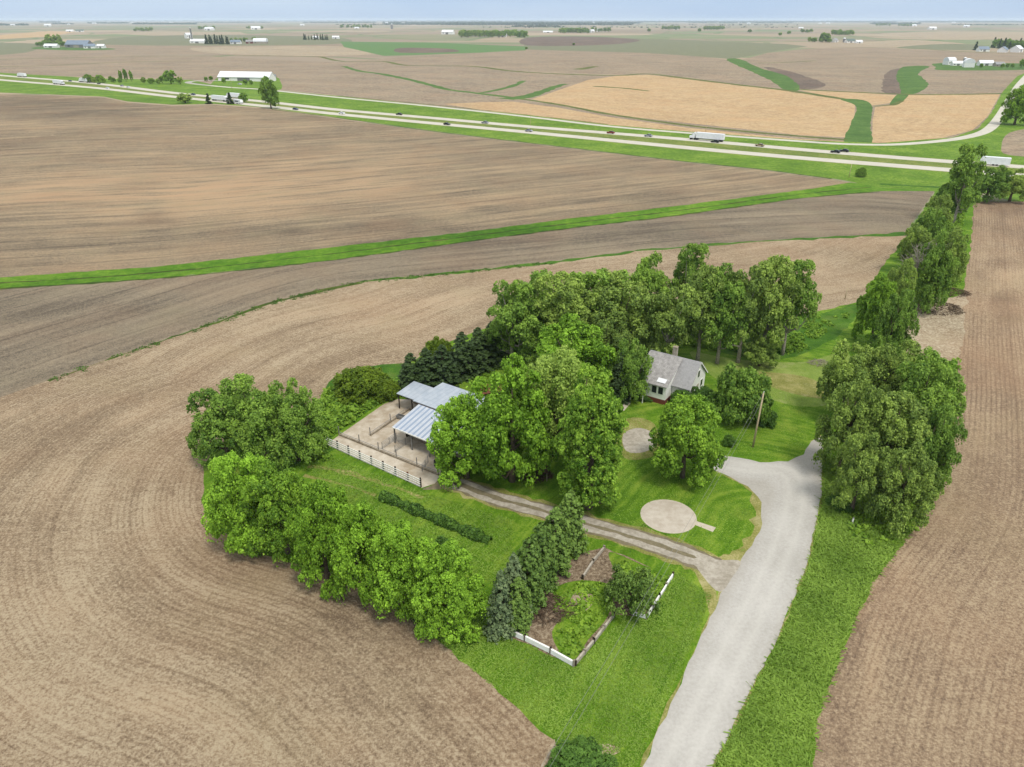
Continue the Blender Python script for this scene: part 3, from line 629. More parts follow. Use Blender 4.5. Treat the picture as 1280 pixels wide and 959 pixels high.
def crown_broad(H, W, nl, ncard, size, zb=.1, lobe=.27, droop=0.0, gap=.0, shape='round', elong=1.0, irr=.12, rough=.18, full=True, sub=12):
    zc = H*(1+zb)/2; bz = H*(1-zb)/2; R = W/2
    L = []; tries = 0
    no = int(nl*.8)
    while len(L) < nl and tries < 4000:
        if tries < no:
            t = (tries+.5)/no; zz = 1-1.93*t; ph = tries*2.399963+rng.normal()*.25; rr_ = math.sqrt(max(0, 1-zz*zz)); d = np.array([math.cos(ph)*rr_, math.sin(ph)*rr_, zz])
            k = rng.uniform(.66, .84)
        else: d = unit(1)[0]; k = rng.uniform(.2, .6)
        tries += 1
        if full:
            q = max(1e-3, math.hypot(d[0], d[1])); q2 = q**.28 if d[2] < -.2 else q**.85; d[:2] *= q2/q; k = max(k, .8) if d[2] < -.4 else k
        k = min(.9, k*(1+rng.normal()*irr*.35))
        p = d*k
        if shape == 'column': p[0] *= (1-.25*max(0, p[2])); 
        if shape == 'egg': p[:2] *= (1.04-.72*max(0, p[2]))
        if shape == 'vase': p[:2] *= (1+.3*p[2])
        rr = rng.uniform(.7, 1.2)*lobe
        L.append((p[0]*R, p[1]*R, zc+p[2]*bz, rr*R))
    L = np.array(L); lobv = rng.uniform(.15, .85, len(L))
    area = L[:, 3]**2; cnt = np.maximum(4, (ncard*area/area.sum()).astype(int))
    CEN, NR, LV = [], [], []
    for (x, y, z, r_), c, lv0 in zip(L, cnt, lobv):
        d = unit(c); d[:, 2] = np.where((d[:, 2] < -.3) & (rng.random(c) < .6), -d[:, 2]*.7, d[:, 2]); d /= np.linalg.norm(d, axis=1, keepdims=True)
        rad = r_*(1-np.abs(rng.normal(size=c))*rough)*rng.choice([1, 1, 1, 1.15, 1.3], c)
        sc_ = np.array([1, 1, elong]); p = np.array([x, y, z])+d*rad[:, None]*sc_
        ns = max(4, int(sub)); sd = unit(ns); sd[:, 2] = np.where(sd[:, 2] < -.4, -sd[:, 2], sd[:, 2]); ks = rng.integers(0, ns, c)
        srr = r_*rng.uniform(.3, .5, ns)[ks][:, None]; d2 = unit(c)*.8+sd[ks]*.5; d2 /= np.linalg.norm(d2, axis=1, keepdims=True)
        pc = np.array([x, y, z])+sd[ks]*r_*.8*sc_+d2*srr*rng.uniform(.6, 1.05, (c, 1)); use = rng.random(c) < .8
        p[use] = pc[use]; d[use] = (d*.5+d2)[use]; slv = rng.uniform(-.18, .18, ns)[ks]
        if droop: p[:, 2] -= droop*rng.random(c)**2*r_
        CEN.append(p); NR.append(d*1.0+rng.normal(size=(c, 3))*.55+np.array([0, 0, .35])); LV.append(lv0*.45+rng.random(c)*.5+slv)
    cen = np.concatenate(CEN); nr = np.concatenate(NR); lv = np.concatenate(LV)
    # drop cards deep inside other lobes' bodies or in the ground
    keep = cen[:, 2] > .15
    q = (cen-np.array([0, 0, zc]))/np.array([R, R, bz]); rad = np.linalg.norm(q, axis=1)
    keep &= (rad > .32)
    cen, nr, lv = cen[keep], nr[keep], lv[keep]
    sz = size*rng.uniform(.6, 1.35, len(cen))
    return cen, nr, lv, sz, L
def trunk_mb(H, W, L, zb, r0=None, lean=0.0, nlimb=9):
    mb = MB(); r0 = r0 or H*.028+.06; zt = H*.8
    path = [(0, 0, -.15), (lean*.2*H*.1, 0, H*.12), (lean*.1*H, rng.normal()*.02*H, H*.35), (lean*.12*H, 0, H*.6), (0, 0, zt)]
    mb.tube(path, [r0*1.25, r0, r0*.75, r0*.45, r0*.15], 9)
    order = rng.permutation(len(L))[:nlimb]
    for i in order:
        x, y, z, r_ = L[i]; z0 = max(H*max(zb, .12), min(z*.55, H*.5)); rr = r0*.42
        s = np.array([0, 0, z0]); e = np.array([x, y, z]); m_ = (s+e)/2+np.array([0, 0, -.04*H])+rng.normal(size=3)*.02*H
        mb.tube([tuple(s), tuple(m_), tuple(e)], [rr, rr*.6, rr*.2], 6)
    return mb
PROTO = {}
def hide_proto(key, root, H, W, zb): PROTO[key] = [root, H, W, zb, False]
def proto_broad(key, name, leaf, H, W, nl, ncard, size, bark='bark', zb=.1, nlimb=9, r0=None, **kw):
    cen, nr, lv, sz, L = crown_broad(H, W, nl, ncard, size, zb=zb, **kw)
    co, f, l2 = cards(cen, nr, sz, lv)
    root = bpy.data.objects.new(name, None); C.objects.link(root)
    me = card_mesh('crown', co, f, l2, leaf); c = bpy.data.objects.new('crown', me); C.objects.link(c); c.parent = root
    trunk_mb(H, W, L, zb, nlimb=nlimb, r0=r0).build('trunk', bark, root, smooth=True)
    hide_proto(key, root, H, W, zb)
def proto_conifer(key, name, leaf, H, W, nb, size, zb=.03, power=.8, droop=.12, per=14, blunt=.0):
    cen, nr, lv, up = [], [], [], []
    mb = MB(); mb.tube([(0, 0, -.1), (0, 0, H*.5), (0, 0, H*.97)], [H*.022+.05, H*.012+.03, .02], 7)
    for i in range(nb):
        t = (i+.5)/nb; z = H*(zb+(1-zb)*t**1.15); Rr = W/2*((1-t)**power*(1-blunt)+blunt*(1-t**6))*rng.uniform(.75, 1.12)+.08
        a = rng.uniform(0, 2*math.pi); d = np.array([math.cos(a), math.sin(a), 0]); side = np.array([-d[1], d[0], 0])
        c = max(4, int(per*(.35+Rr/(W/2)*.8))); s = rng.uniform(.25, 1, c)**.8; bl = rng.uniform(.2, .8)
        p = d*Rr*s[:, None]+side*(rng.normal(size=(c, 1))*.12*Rr*(1.1-s[:, None]*.6))
        p[:, 2] += z-droop*Rr*s**1.5+rng.normal(size=c)*.05*Rr+.06*Rr
        cen.append(p); nr.append(np.array([0, 0, 1.0])+d*.6+rng.normal(size=(c, 3))*.4); lv.append(bl*.5+rng.random(c)*.35+s*.15)
        up.append(np.tile(side, (c, 1))+rng.normal(size=(c, 3))*.25)
        if i % 3 == 0 and Rr > .5: mb.tube([(0, 0, z), tuple(d*Rr*.8+np.array([0, 0, z-droop*Rr*.5]))], [.05, .015], 5)
    cen, nr, lv, up = map(np.concatenate, (cen, nr, lv, up)); cen[:, 2] = np.maximum(cen[:, 2], .12)
    co, f, l2 = cards(cen, nr, size*rng.uniform(.7, 1.3, len(cen)), lv, aspect=1.5, up=up, bend=.15)
    root = bpy.data.objects.new(name, None); C.objects.link(root)
    me = card_mesh('crown', co, f, l2, leaf); c = bpy.data.objects.new('crown', me); C.objects.link(c); c.parent = root
    mb.build('trunk', 'bark', root, smooth=True); hide_proto(key, root, H, W, zb)
for i in range(3): proto_broad('maple%d' % i, 'maple_tree', 'leaf_bright', 11, 10, 62, 32000, .20, zb=-.02, lobe=.235, irr=.6, rough=.2)
for i in range(2): proto_broad('maplemid%d' % i, 'maple_tree', 'leaf_maple', 12, 10, 62, 32000, .20, zb=-.02, lobe=.235, irr=.7, rough=.22)
for i in range(3): proto_broad('elder%d' % i, 'box_elder', 'leaf_mid', 12, 10, 46, 25000, .22, zb=.04, lobe=.26, irr=.9, rough=.28, elong=1.1, droop=.4)
for i in range(3): proto_broad('olive%d' % i, 'box_elder', 'leaf_olive', 12, 10, 42, 24000, .22, zb=.05, lobe=.25, irr=1.0, rough=.3, elong=1.05, droop=.4)
for i in range(4): proto_broad('grove%d' % i, 'cottonwood_tree', 'leaf_olive' if i % 2 else 'leaf_mid', 16, 11, 42, 21000, .26, zb=.16, lobe=.26, irr=1.0, rough=.35, elong=1.0, droop=.1, bark='pale_bark', nlimb=16, r0=.38, shape='round', full=False)
proto_broad('willow', 'willow_tree', 'leaf_willow', 13, 11, 60, 28000, .22, zb=.1, lobe=.25, irr=.3, rough=.25, elong=1.3, droop=.8)
proto_broad('poplar', 'linden_tree', 'leaf_poplar', 17, 8.5, 190, 56000, .19, zb=-.04, lobe=.19, irr=.3, rough=.2, sub=8)
proto_broad('round', 'crabapple_tree', 'leaf_maple', 9, 9, 60, 25000, .20, zb=.06, lobe=.25, irr=.3, rough=.3)
for i in range(2): proto_broad('shrub%d' % i, 'shrub', 'leaf_deep', 4.5, 6, 40, 11000, .19, zb=.0, lobe=.28, irr=.3, rough=.25, nlimb=12, r0=.08)
proto_broad('bushdeep', 'shrub', 'leaf_mid', 5, 8, 46, 16000, .21, zb=.0, lobe=.25, irr=.35, rough=.3, nlimb=14, r0=.08)
proto_broad('airy', 'shrub', 'leaf_cedar', 4, 8, 40, 6500, .22, zb=.0, lobe=.24, irr=.9, rough=.5, nlimb=20, r0=.07)
proto_broad('yellowbush', 'shrub', 'leaf_yellow', 4.5, 8, 46, 14000, .20, zb=.0, lobe=.25, irr=.25, rough=.3, nlimb=12, r0=.08)
proto_broad('weed', 'weed_clump', 'leaf_weed', 1.4, 2.8, 22, 900, .26, zb=.0, lobe=.3, irr=.4, rough=.4, nlimb=8, r0=.03)
for i in range(2): proto_broad('far%d' % i, 'broadleaf_tree', 'leaf_mid', 13, 11, 22, 1500, .95, zb=.06, lobe=.32, irr=.35, rough=.25, nlimb=5)
proto_broad('farolive', 'broadleaf_tree', 'leaf_olive', 13, 11, 22, 1500, .95, zb=.06, lobe=.32, irr=.35, rough=.25, nlimb=5)
for i in range(3): proto_conifer('spruce%d' % i, 'spruce_tree', 'leaf_spruce', 10, 5.5, 230, .26, power=.6, blunt=.15, per=18)
for i in range(3): proto_conifer('cedar%d' % i, 'cedar_tree', 'leaf_cedar', 7.5, 5.2, 260, .22, power=.6, per=18, blunt=.35, droop=-.05)
proto_conifer('bluish', 'spruce_tree', 'leaf_bluish', 7, 5.2, 240, .22, power=.7, per=18, blunt=.15)
proto_conifer('farspruce', 'spruce_tree', 'leaf_spruce', 12, 6, 60, .9, per=8)
print('protos', time.time()-T0)
def solve_crown(cx_, top, bot, wpx, zb=.06):
    hp = (bot-top)/2; v = (479.5-(top+bot)/2)/FPX; u = (cx_-640)/FPX
    th = math.atan2(sn-v*cs, cs+v*sn); a = wpx/2*math.sin(th)
    K = math.sqrt(max(hp*hp-a*a, (hp*.35)**2))/math.cos(th)/FPX
    fz = (1+zb)/2; fb = (1-zb)/2; K = min(K, 1.0)
    D = CAMH/((sn-v*cs)+fz*K/fb); h = K*D/fb
    return Vector((u*D, (cs+v*sn)*D, 0)), h, wpx*D/FPX
def plant(key, loc, h, w, label, cat, group=None, name=None, rz=None):
    pr = PROTO[key]; root, H, W, zb, used = pr
    if not used: o = root; pr[4] = True
    else: o = copy_tree(root)
    o.location = loc; o.scale = (w/W, w/W*random.uniform(.92, 1.08), h/H); o.rotation_euler = (0, 0, random.uniform(0, 6.28) if rz is None else rz)
    if name: o.name = name
    tag(o, label, cat, group); return o
def tree(key, cx_, top, bot, wpx, label, cat='tree', group=None, name=None, hmax=None):
    p, h, w_ = solve_crown(cx_, top, bot, wpx, PROTO[key][3])
    p.z = float(hfun(p.x, p.y))-.03
    return plant(key, p, h, w_, label, cat, group, name)
G1 = 'bright maples in the row along the left field'
tree('elder0', 277, 480, 576, 84, 'dark green box elder at the left corner, leftmost tree of the farmstead'),
tree('elder1', 322, 473, 580, 92, 'tall mid green box elder, second from the left above the maple row')
tree('elder2', 366, 478, 576, 74, 'rough box elder right of its two neighbours, nearest the barnyard fence')
tree('maple0', 300, 563, 690, 96, 'bright green maple at the far left end of the row by the ploughed field', group=G1)
tree('maplemid0', 350, 575, 700, 88, 'darker maple second from the left in the row by the ploughed field', group=G1)
tree('maple1', 402, 606, 738, 82, 'bright maple third from the left in the row by the ploughed field', group=G1)
tree('maple2', 446, 628, 752, 78, 'bright maple fourth from the left in the row by the ploughed field', group=G1)
tree('maple0', 497, 652, 772, 92, 'bright maple fifth in the row, between the fourth maple and the rightmost one', group=G1)
tree('maple1', 560, 682, 800, 92, 'rounded bright maple at the right end of the row, nearest the camera', group=G1)
tree('maple2', 582, 494, 605, 84, 'broad maple overhanging the right side of the metal barn roof')
tree('maple0', 640, 452, 612, 112, 'large green maple in the middle of the central clump')
tree('willow', 694, 440, 566, 108, 'pale green willow at the top of the central clump, behind the linden')
tree('maple2', 714, 398, 500, 96, 'bright maple behind the pale willow, left of the house')
tree('poplar', 740, 458, 648, 82, 'tall dense oval linden beside the farm lane, right edge of the central clump')
tree('round', 859, 497, 598, 92, 'round green tree standing alone on the lawn in front of the house')
GC = 'evergreens lining the garden'
for k_, a, b, c, d, l in (('cedar0', 713, 612, 690, 50, 'tallest cedar at the top end of the garden row beside the lane'), ('cedar1', 694, 632, 712, 48, 'second cedar from the lane in the garden row'),
                       ('cedar2', 676, 652, 732, 50, 'third cedar from the lane in the garden row'), ('cedar0', 660, 672, 755, 50, 'fourth cedar from the lane in the garden row'),
                       ('bluish', 642, 690, 772, 52, 'blue green spruce fifth from the lane in the garden row'), ('bluish', 626, 712, 790, 46, 'blue green spruce at the lower end of the garden row, by the white fence end'),
                       ('cedar1', 648, 720, 786, 40, 'small dark cedar right beside the lower white garden fence')):
    tree(k_, a, b, c, d, l, group=GC)
tree('airy', 788, 708, 772, 72, 'wide airy bush growing across the garden fence under the wires', 'bush', name='garden_bush')
GS = 'dark spruces behind the barn'
for i, (a, b, c, d, l) in enumerate(((514, 440, 490, 42, 'dark spruce at the left end of the row behind the barn'), (533, 434, 488, 44, 'second dark spruce from the left behind the barn'), (553, 430, 484, 44, 'third dark spruce from the left behind the barn'),
                       (578, 414, 470, 46, 'tall dark spruce in the middle of the row behind the barn'), (598, 408, 462, 44, 'fifth dark spruce from the left behind the barn'), (615, 401, 455, 42, 'sixth dark spruce from the left behind the barn'), (630, 396, 450, 42, 'dark spruce at the right end of the row, against the grove'))):
    tree('spruce%d' % (i % 3), a, b, c, d, l, group=GS)
tree('yellowbush', 449, 457, 500, 72, 'yellow green bush between the ploughed field and the weeds, left of the spruces', 'bush')
tree('yellowbush', 546, 425, 462, 40, 'yellow green bush peeking out behind the dark spruces', 'bush')
tree('yellowbush', 480, 474, 500, 40, 'low yellow green bush just left of the first spruce', 'bush')
GG = 'trees of the grove behind the house'
for k_, a, b, c, d, l in (('grove0', 640, 352, 445, 56, 'leftmost tall tree of the grove behind the house'), ('elder1', 672, 346, 440, 66, 'second tree from the left in the grove, above the bright maple'),
                       ('grove1', 700, 344, 440, 60, 'third tree from the left in the grove'), ('elder2', 742, 331, 432, 78, 'broad tree in the left half of the grove, tallest there'),
                       ('olive0', 775, 346, 446, 70, 'olive tree of the grove directly behind the left side of the house'), ('grove2', 812, 318, 418, 46, 'tall narrow tree rising above the grove left of centre'),
                       ('grove0', 860, 308, 412, 42, 'tallest narrow tree standing above the middle of the grove'), ('grove3', 838, 350, 446, 54, 'grove tree just behind the house chimney'),
                       ('grove1', 880, 336, 436, 52, 'grove tree with pale trunk right of the tallest narrow tree'), ('grove2', 906, 332, 438, 50, 'sixth grove tree from the right'),
                       ('grove3', 934, 322, 436, 54, 'high crowned grove tree third from the right'), ('grove1', 964, 324, 436, 54, 'pale trunked grove tree second from the right'),
                       ('grove0', 990, 328, 428, 46, 'rightmost tall tree of the grove'), ('elder0', 800, 366, 440, 50, 'low dark tree inside the grove left of the house ridge'),
                       ('olive1', 720, 366, 450, 60, 'olive tree in front of the grove above the bright maple'), ('elder1', 664, 385, 455, 50, 'lower tree at the grove front beside the last spruce'),
                       ('olive2', 758, 392, 466, 60, 'dark tree at the grove foot left of the house roof')):
    tree(k_, a, b, c, d*1.3, l, group=GG)
tree('olive2', 952, 420, 458, 42, 'small separate tree in front of the grove at right')
for k_, a, b, c, d, l in (('elder2', 788, 426, 498, 50, 'dark leafy tree against the left wall of the house'), ('spruce1', 775, 440, 500, 34, 'dark spruce left of the house beside the leafy tree')):
    tree(k_, a, b, c, d, l)
for k_, a, b, c, d, l in (('bushdeep', 928, 460, 530, 68, 'big round dark bush right of the house behind the utility pole'), ('shrub0', 880, 484, 512, 36, 'dark shrub between the house front and the big round bush'),
                       ('shrub1', 852, 487, 509, 26, 'dark shrub against the house front below the eave'), ('shrub0', 958, 512, 532, 26, 'small dark shrub right of the utility pole'),
                       ('shrub1', 912, 544, 558, 15, 'little bush on the lawn edge left of the utility pole'), ('shrub0', 804, 482, 500, 40, 'low shrub beneath the tree at the left of the house')):
    tree(k_, a, b, c, d, l, 'bush')
GR = 'trees in the clump along the right field'
for k_, a, b, c, d, l in (('olive0', 1062, 428, 522, 74, 'olive tree at the upper left of the right hand clump, over the straw patch'), ('olive1', 1105, 424, 525, 80, 'olive tree at the top of the right hand clump'),
                       ('elder0', 1152, 444, 560, 84, 'greenest tree at the upper right of the clump, beside the right field'), ('olive2', 1062, 476, 592, 72, 'tree at the left edge of the clump overhanging the gravel road end'),
                       ('olive0', 1112, 490, 600, 92, 'olive tree in the centre of the right hand clump'), ('elder1', 1160, 510, 615, 66, 'darker tree on the right edge of the clump'),
                       ('olive1', 1076, 545, 640, 66, 'lower left tree of the right hand clump above the roadside grass'), ('olive2', 1130, 560, 658, 76, 'lowest tree of the right hand clump, nearest the camera')):
    tree(k_, a, b, c, d, l, group=GR)
GV = 'trees in the hedgerow running up the right side'
for k_, a, b, c, d, l in (('maplemid0', 1098, 342, 432, 46, 'bright tree at the lower left end of the hedgerow'), ('elder2', 1118, 362, 448, 44, 'hedgerow tree just above the right hand clump'),
                       ('elder1', 1168, 296, 388, 46, 'dark hedgerow tree right of the grey dead tree'),
                       ('olive1', 1146, 282, 340, 40, 'olive hedgerow tree beside the corner of the middle field'), ('elder2', 1166, 262, 330, 44, 'hedgerow tree above the olive one at mid height'),
                       ('olive0', 1186, 286, 352, 40, 'hedgerow tree on the side of the right field'), ('olive2', 1172, 246, 296, 38, 'uppermost small hedgerow tree below the tall roadside tree'),
                       ('grove0', 1207, 184, 264, 46, 'tall dark tree where the hedgerow meets the highway'), ('elder0', 1238, 208, 250, 42, 'bushy tree beside the highway right of the tall dark tree'),
                       ('olive1', 1268, 212, 250, 40, 'bushy tree beside the highway at the right edge of the view'),
                       ('olive1', 1121, 326, 396, 42, 'hedgerow tree between the bright lower tree and the dead tree'), ('elder0', 1190, 226, 272, 36, 'small hedgerow tree just below the tall dark roadside tree'), ('elder2', 1158, 270, 318, 36, 'low hedgerow tree on the field side of the upper hedgerow'),
                       ('maplemid1', 1276, 104, 152, 34, 'dark tree beside the frontage road at the right edge')):
    tree(k_, a, b, c, d, l, group=GV)
tree('shrub1', 724, 936, 980, 84, 'low dark green bush at the bottom edge by the soil corner', 'bush', name='roadside_bush')
tree('shrub0', 1052, 618, 640, 34, 'low bush in the roadside grass at the foot of the clump', 'bush', name='roadside_bush')
tree('bushdeep', 1077, 210, 221, 13, 'small dark bush beside the pole in the highway grass', 'bush', name='roadside_bush')
# dead tree
def dead_tree(loc, h, label, spread=.5, n=80):
    t = empty('dead_tree', loc, 0, label, 'tree'); mb = MB()
    mb.tube([(0, 0, -.1), (.1, 0, h*.3), (0, .1, h*.55)], [.28, .2, .14], 8)
    mb.build('trunk', 'pale_bark', t, True); br = MB()
    for i in range(n):
        a = random.uniform(0, 6.28); z0 = h*random.uniform(.25, .55); e = h*random.uniform(.5, 1.0); rr = h*spread*random.uniform(.2, .8)*(1.2-e/h*.5)
        m_ = (math.cos(a)*rr*.45, math.sin(a)*rr*.45, (z0+e)/2); en = (math.cos(a)*rr, math.sin(a)*rr, e)
        br.tube([(0, 0, z0), m_, en], [.12, .07, .03], 5)
        for q in range(5):
            f = random.uniform(.4, 1); b0_ = Vector(m_).lerp(Vector(en), f); d = Vector((random.uniform(-1, 1), random.uniform(-1, 1), random.uniform(0, 1)))*h*.1
            br.tube([b0_, b0_+d], [.035, .01], 4)
    br.build('branches', 'pale_bark', t)
    return t
p, h, w_ = solve_crown(1146, 304, 376, 44); dead_tree(p+Vector((0, -2, 0)), h*1.05, 'bare grey dead tree standing in the hedgerow')
# fallen limbs inside the right clump and by the burnt straw
plain('weathered_wood', (186, 176, 160), (140, 128, 112), scale=3, rough=.95)
plain('brush_brown', (112, 92, 72), (70, 56, 44), scale=3, rough=.95)
def brush_pile(px, py, rad, hh, n, mat, label, cat='brush pile', thick=.05):
    mb = MB()
    for i in range(n):
        a = random.uniform(0, 6.28); r_ = rad*math.sqrt(random.random()); z = hh*(1-(r_/rad)**1.5)*random.random()+.05
        d = Vector((random.uniform(-1, 1), random.uniform(-1, 1), random.uniform(-.25, .35))).normalized()*random.uniform(.4, 1.4)*min(1, rad*.6)
        c = Vector((math.cos(a)*r_, math.sin(a)*r_*.7, z+.1)); t = thick*random.uniform(.4, 1.4)
        mb.tube([c-d/2, c+Vector((0, 0, .05)), c+d/2], [t, t, t*.5], 5)
    o = mb.build('brush_pile', mat, loc=at(px, py)); return tag(o, label, cat)
brush_pile(1168, 386, 6.5, 1.5, 520, 'brush_brown', 'long brown brush pile beside the pale burnt straw')
brush_pile(1186, 366, 5, 1.1, 320, 'brush_brown', 'smaller dark brush pile between hedgerow and right field')
brush_pile(1106, 604, 3.2, 2.2, 160, 'weathered_wood', 'grey fallen branches in the right hand clump of trees', thick=.07)
brush_pile(668, 594, 2.6, 1.4, 160, 'brush_brown', 'heap of old timber under the trees between maple and linden', thick=.08)
brush_pile(680, 762, 3.4, .5, 300, 'brush_brown', 'brown heap of dead vines in the garden beside the cedars', thick=.035)
brush_pile(1025, 455, 2.2, .8, 80, 'weathered_wood', 'pale dead branches at the edge of the straw patch', thick=.04)
# weeds beside the barnyard and on rough ground
def inpoly_pts(poly_px, n):
    pl = np.array(world_poly(poly_px, True, False)); lo_, hi_ = pl.min(0), pl.max(0); out = []
    while len(out) < n:
        q = rng.uniform(lo_, hi_, (n*3, 2)); m = inside(q[:, 0], q[:, 1], pl); out += [tuple(a) for a in q[m]]
    return out[:n]
def weed_mass(name, areas, hh, size, mat, label=None):
    cen, lv = [], []
    for poly, n, hs in areas:
        for x, y in inpoly_pts(poly, n):
            c = 16; s = rng.uniform(.6, 1.3); d = unit(c); d[:, 2] = abs(d[:, 2])
            cen.append(np.array([x, y, .05])+d*np.array([.9*s, .9*s, hh*hs*s])*rng.uniform(.5, 1, (c, 1))); lv.append(rng.uniform(0, .6)+rng.random(c)*.4)
    cen = np.concatenate(cen); lv = np.concatenate(lv)
    co, f, l2 = cards(cen, rng.normal(size=cen.shape)*.6+np.array([0, 0, 1]), size*rng.uniform(.6, 1.4, len(cen)), lv)
    o = bpy.data.objects.new(name, card_mesh(name, co, f, l2, mat)); C.objects.link(o); o['kind'] = 'stuff'
    if label: tag(o, label, 'weeds')
    return o
weed_mass('weeds', [([(382, 548), (392, 512), (410, 490), (450, 480), (510, 478), (478, 500), (440, 526), (412, 546)], 420, 1.0),
                    ([(372, 560), (412, 552), (405, 575), (378, 572)], 70, .7),
                    ([(700, 420), (860, 425), (1000, 440), (1070, 392), (1000, 396), (900, 388), (800, 372)], 420, .45), ([(690, 420), (860, 412), (1000, 420), (1000, 440), (930, 446), (860, 432), (700, 440)], 420, 1.5),
                    ([(560, 470), (600, 455), (640, 455), (600, 480)], 120, .4)], 1.1, .4, 'leaf_weed', 'rank green weeds beside the barnyard and below the grove')
weed_mass('weeds', [([(1110, 440), (1198, 452), (1196, 500), (1182, 590), (1150, 650), (1100, 700), (1050, 660), (1040, 600)], 700, .6),
                    ([(1150, 300), (1170, 245), (1205, 262), (1205, 345), (1190, 365)], 500, .9),
                    ([(690, 745), (740, 728), (765, 740), (717, 828), (700, 815)], 45, .2), ([(770, 700), (838, 724), (808, 766), (785, 740)], 45, .2)], .9, .36, 'leaf_weed', 'green weeds under the right hand trees and in the garden')
weed_mass('weeds', [([(60, 480), (270, 406), (350, 379), (450, 355), (690, 330), (690, 327), (450, 351), (350, 373), (270, 400), (60, 474)], 150, .10)], .9, .2, 'leaf_deep', 'dark weeds along the seam between the two lower fields')
# hedge
def hedge(p0, p1, wid, hh, label):
    a, b = at(*p0), at(*p1); L = (b-a).length; n = int(L*230)
    t = rng.random(n)*L; ang = rng.uniform(-.1, math.pi+.1, n); k_ = 1+.22*np.sin(t*1.3)+.12*np.sin(t*3.1+1)
    loc = np.stack([t, np.cos(ang)*wid/2*k_*rng.uniform(.75, 1.05, n), np.maximum(.08, np.sin(ang)*hh*k_*rng.uniform(.75, 1.05, n))], 1)
    nrm = np.stack([np.zeros(n), np.cos(ang), np.sin(ang)], 1)+rng.normal(size=(n, 3))*.5
    co, f, l2 = cards(loc, nrm, .26*rng.uniform(.6, 1.4, n), rng.random(n))
    root = empty('hedge', a, math.atan2(b.y-a.y, b.x-a.x), label, 'hedge')
    o = bpy.data.objects.new('foliage', card_mesh('foliage', co, f, l2, 'leaf_deep')); C.objects.link(o); o.parent = root
hedge((478, 622), (612, 678), 1.5, .95, 'long low dark hedge in the grass below the barnyard')
hedge((548, 676), (578, 692), 1.1, .7, 'short low hedge behind the bright maples')
# grass tufts on lawns and verges
def tufts(areas, name):
    X, Hh = [], []
    for poly, n, hs in areas:
        q = np.array(inpoly_pts(poly, n)); ok = np.ones(len(q), bool)
        for nm, mt, pl in REG:
            if nm in ('round_pad', 'concrete_slab', 'gravel_patch', 'garden_path', 'farm_lane', 'drive_mouth', 'gravel_road', 'garden_bed', 'barnyard', 'wheel_track'): ok &= ~inside(q[:, 0], q[:, 1], pl)
        q = [tuple(a) for a in q[ok]]; X += q; Hh += [hs]*len(q)
    X = np.array(X); Hh = np.array(Hh)*rng.uniform(.5, 1.5, len(X)); n = len(X); a = rng.uniform(0, 6.28, n); wv = .05+Hh*.14
    dx, dy = np.cos(a)*wv, np.sin(a)*wv; lean = rng.normal(size=(n, 2))*Hh[:, None]*1.1
    z = hfun(X[:, 0], X[:, 1])-.01
    p0 = np.stack([X[:, 0]-dx, X[:, 1]-dy, z], 1); p1 = np.stack([X[:, 0]+dx, X[:, 1]+dy, z], 1)
    p2 = np.stack([X[:, 0]+dx*.5+lean[:, 0], X[:, 1]+dy*.5+lean[:, 1], z+Hh*.75], 1); p3 = np.stack([X[:, 0]-dx*.4+lean[:, 0]*1.1, X[:, 1]-dy*.4+lean[:, 1], z+Hh*.6], 1)
    co = np.stack([p0, p1, p2, p3], 1).reshape(-1, 3); f = np.arange(4*n).reshape(-1, 4)
    lv = .5+.5*np.sin(X[:, 0]*.5)*np.sin(X[:, 1]*.43); lv = .3+lv*.45+rng.random(n)*.35
    o = bpy.data.objects.new(name, card_mesh(name, co, f, lv, 'grass_blade')); C.objects.link(o); o['kind'] = 'stuff'
tufts([([(893, 959), (885, 1040), (1004, 1050), (1020, 900), (1050, 815), (1090, 728), (1150, 650), (1182, 590), (1029, 570), (1029, 620), (1014, 700), (979, 790), (934, 880)], 60000, .24),
       ([(676, 990), (696, 925), (600, 845), (540, 795), (480, 752), (420, 722), (560, 740), (640, 790), (717, 836), (780, 772), (845, 715), (890, 745), (865, 805), (795, 959)], 42000, .10),
       ([(380, 572), (400, 566), (527, 615), (640, 650), (640, 740), (540, 700), (400, 610)], 16000, .13),
       ([(750, 640), (780, 500), (890, 580), (945, 640), (930, 690), (860, 685)], 9000, .08),
       ([(880, 560), (960, 575), (1010, 555), (1010, 500), (960, 480)], 5000, .08)], 'grass')
print('foliage', time.time()-T0)
# ------------------------------------------------------------------ built things
plain('white_paint', (280, 280, 274), (258, 256, 248), scale=1.5, rough=.6)
plain('dirty_white', (214, 206, 190), (150, 138, 118), scale=1.4, rough=.8)
plain('shingle', (182, 181, 180), (158, 157, 157), scale=2.5, rough=.95, bump=.4, speck=(132, 128, 122), thr=.66)
plain('old_shingle', (196, 193, 189), (146, 143, 140), scale=1.6, rough=.95, bump=.4, speck=(118, 110, 104), thr=.6)
plain('brick', (146, 84, 62), (112, 62, 48), scale=5, rough=.9)
plain('window_glass', (62, 66, 74), (36, 40, 48), scale=.6, rough=.12)
plain('dark_metal', (70, 66, 62), (44, 42, 40), scale=3, rough=.6)
plain('grey_metal', (170, 170, 168), (128, 126, 122), scale=2, rough=.45, metallic=.3)
plain('dark_wood', (88, 74, 60), (58, 48, 40), scale=3, rough=.95)
plain('yellow_wood', (206, 164, 70), (176, 134, 54), scale=3, rough=.8)
plain('rust', (140, 92, 66), (96, 62, 46), scale=3, rough=.95)
plain('pole_wood', (228, 210, 174), (192, 170, 134), scale=2, rough=.9)
plain('concrete_wall', (190, 178, 158), (130, 116, 96), scale=1.5, rough=.95)
plain('rubber', (38, 38, 38), (24, 24, 24), scale=3, rough=.8)
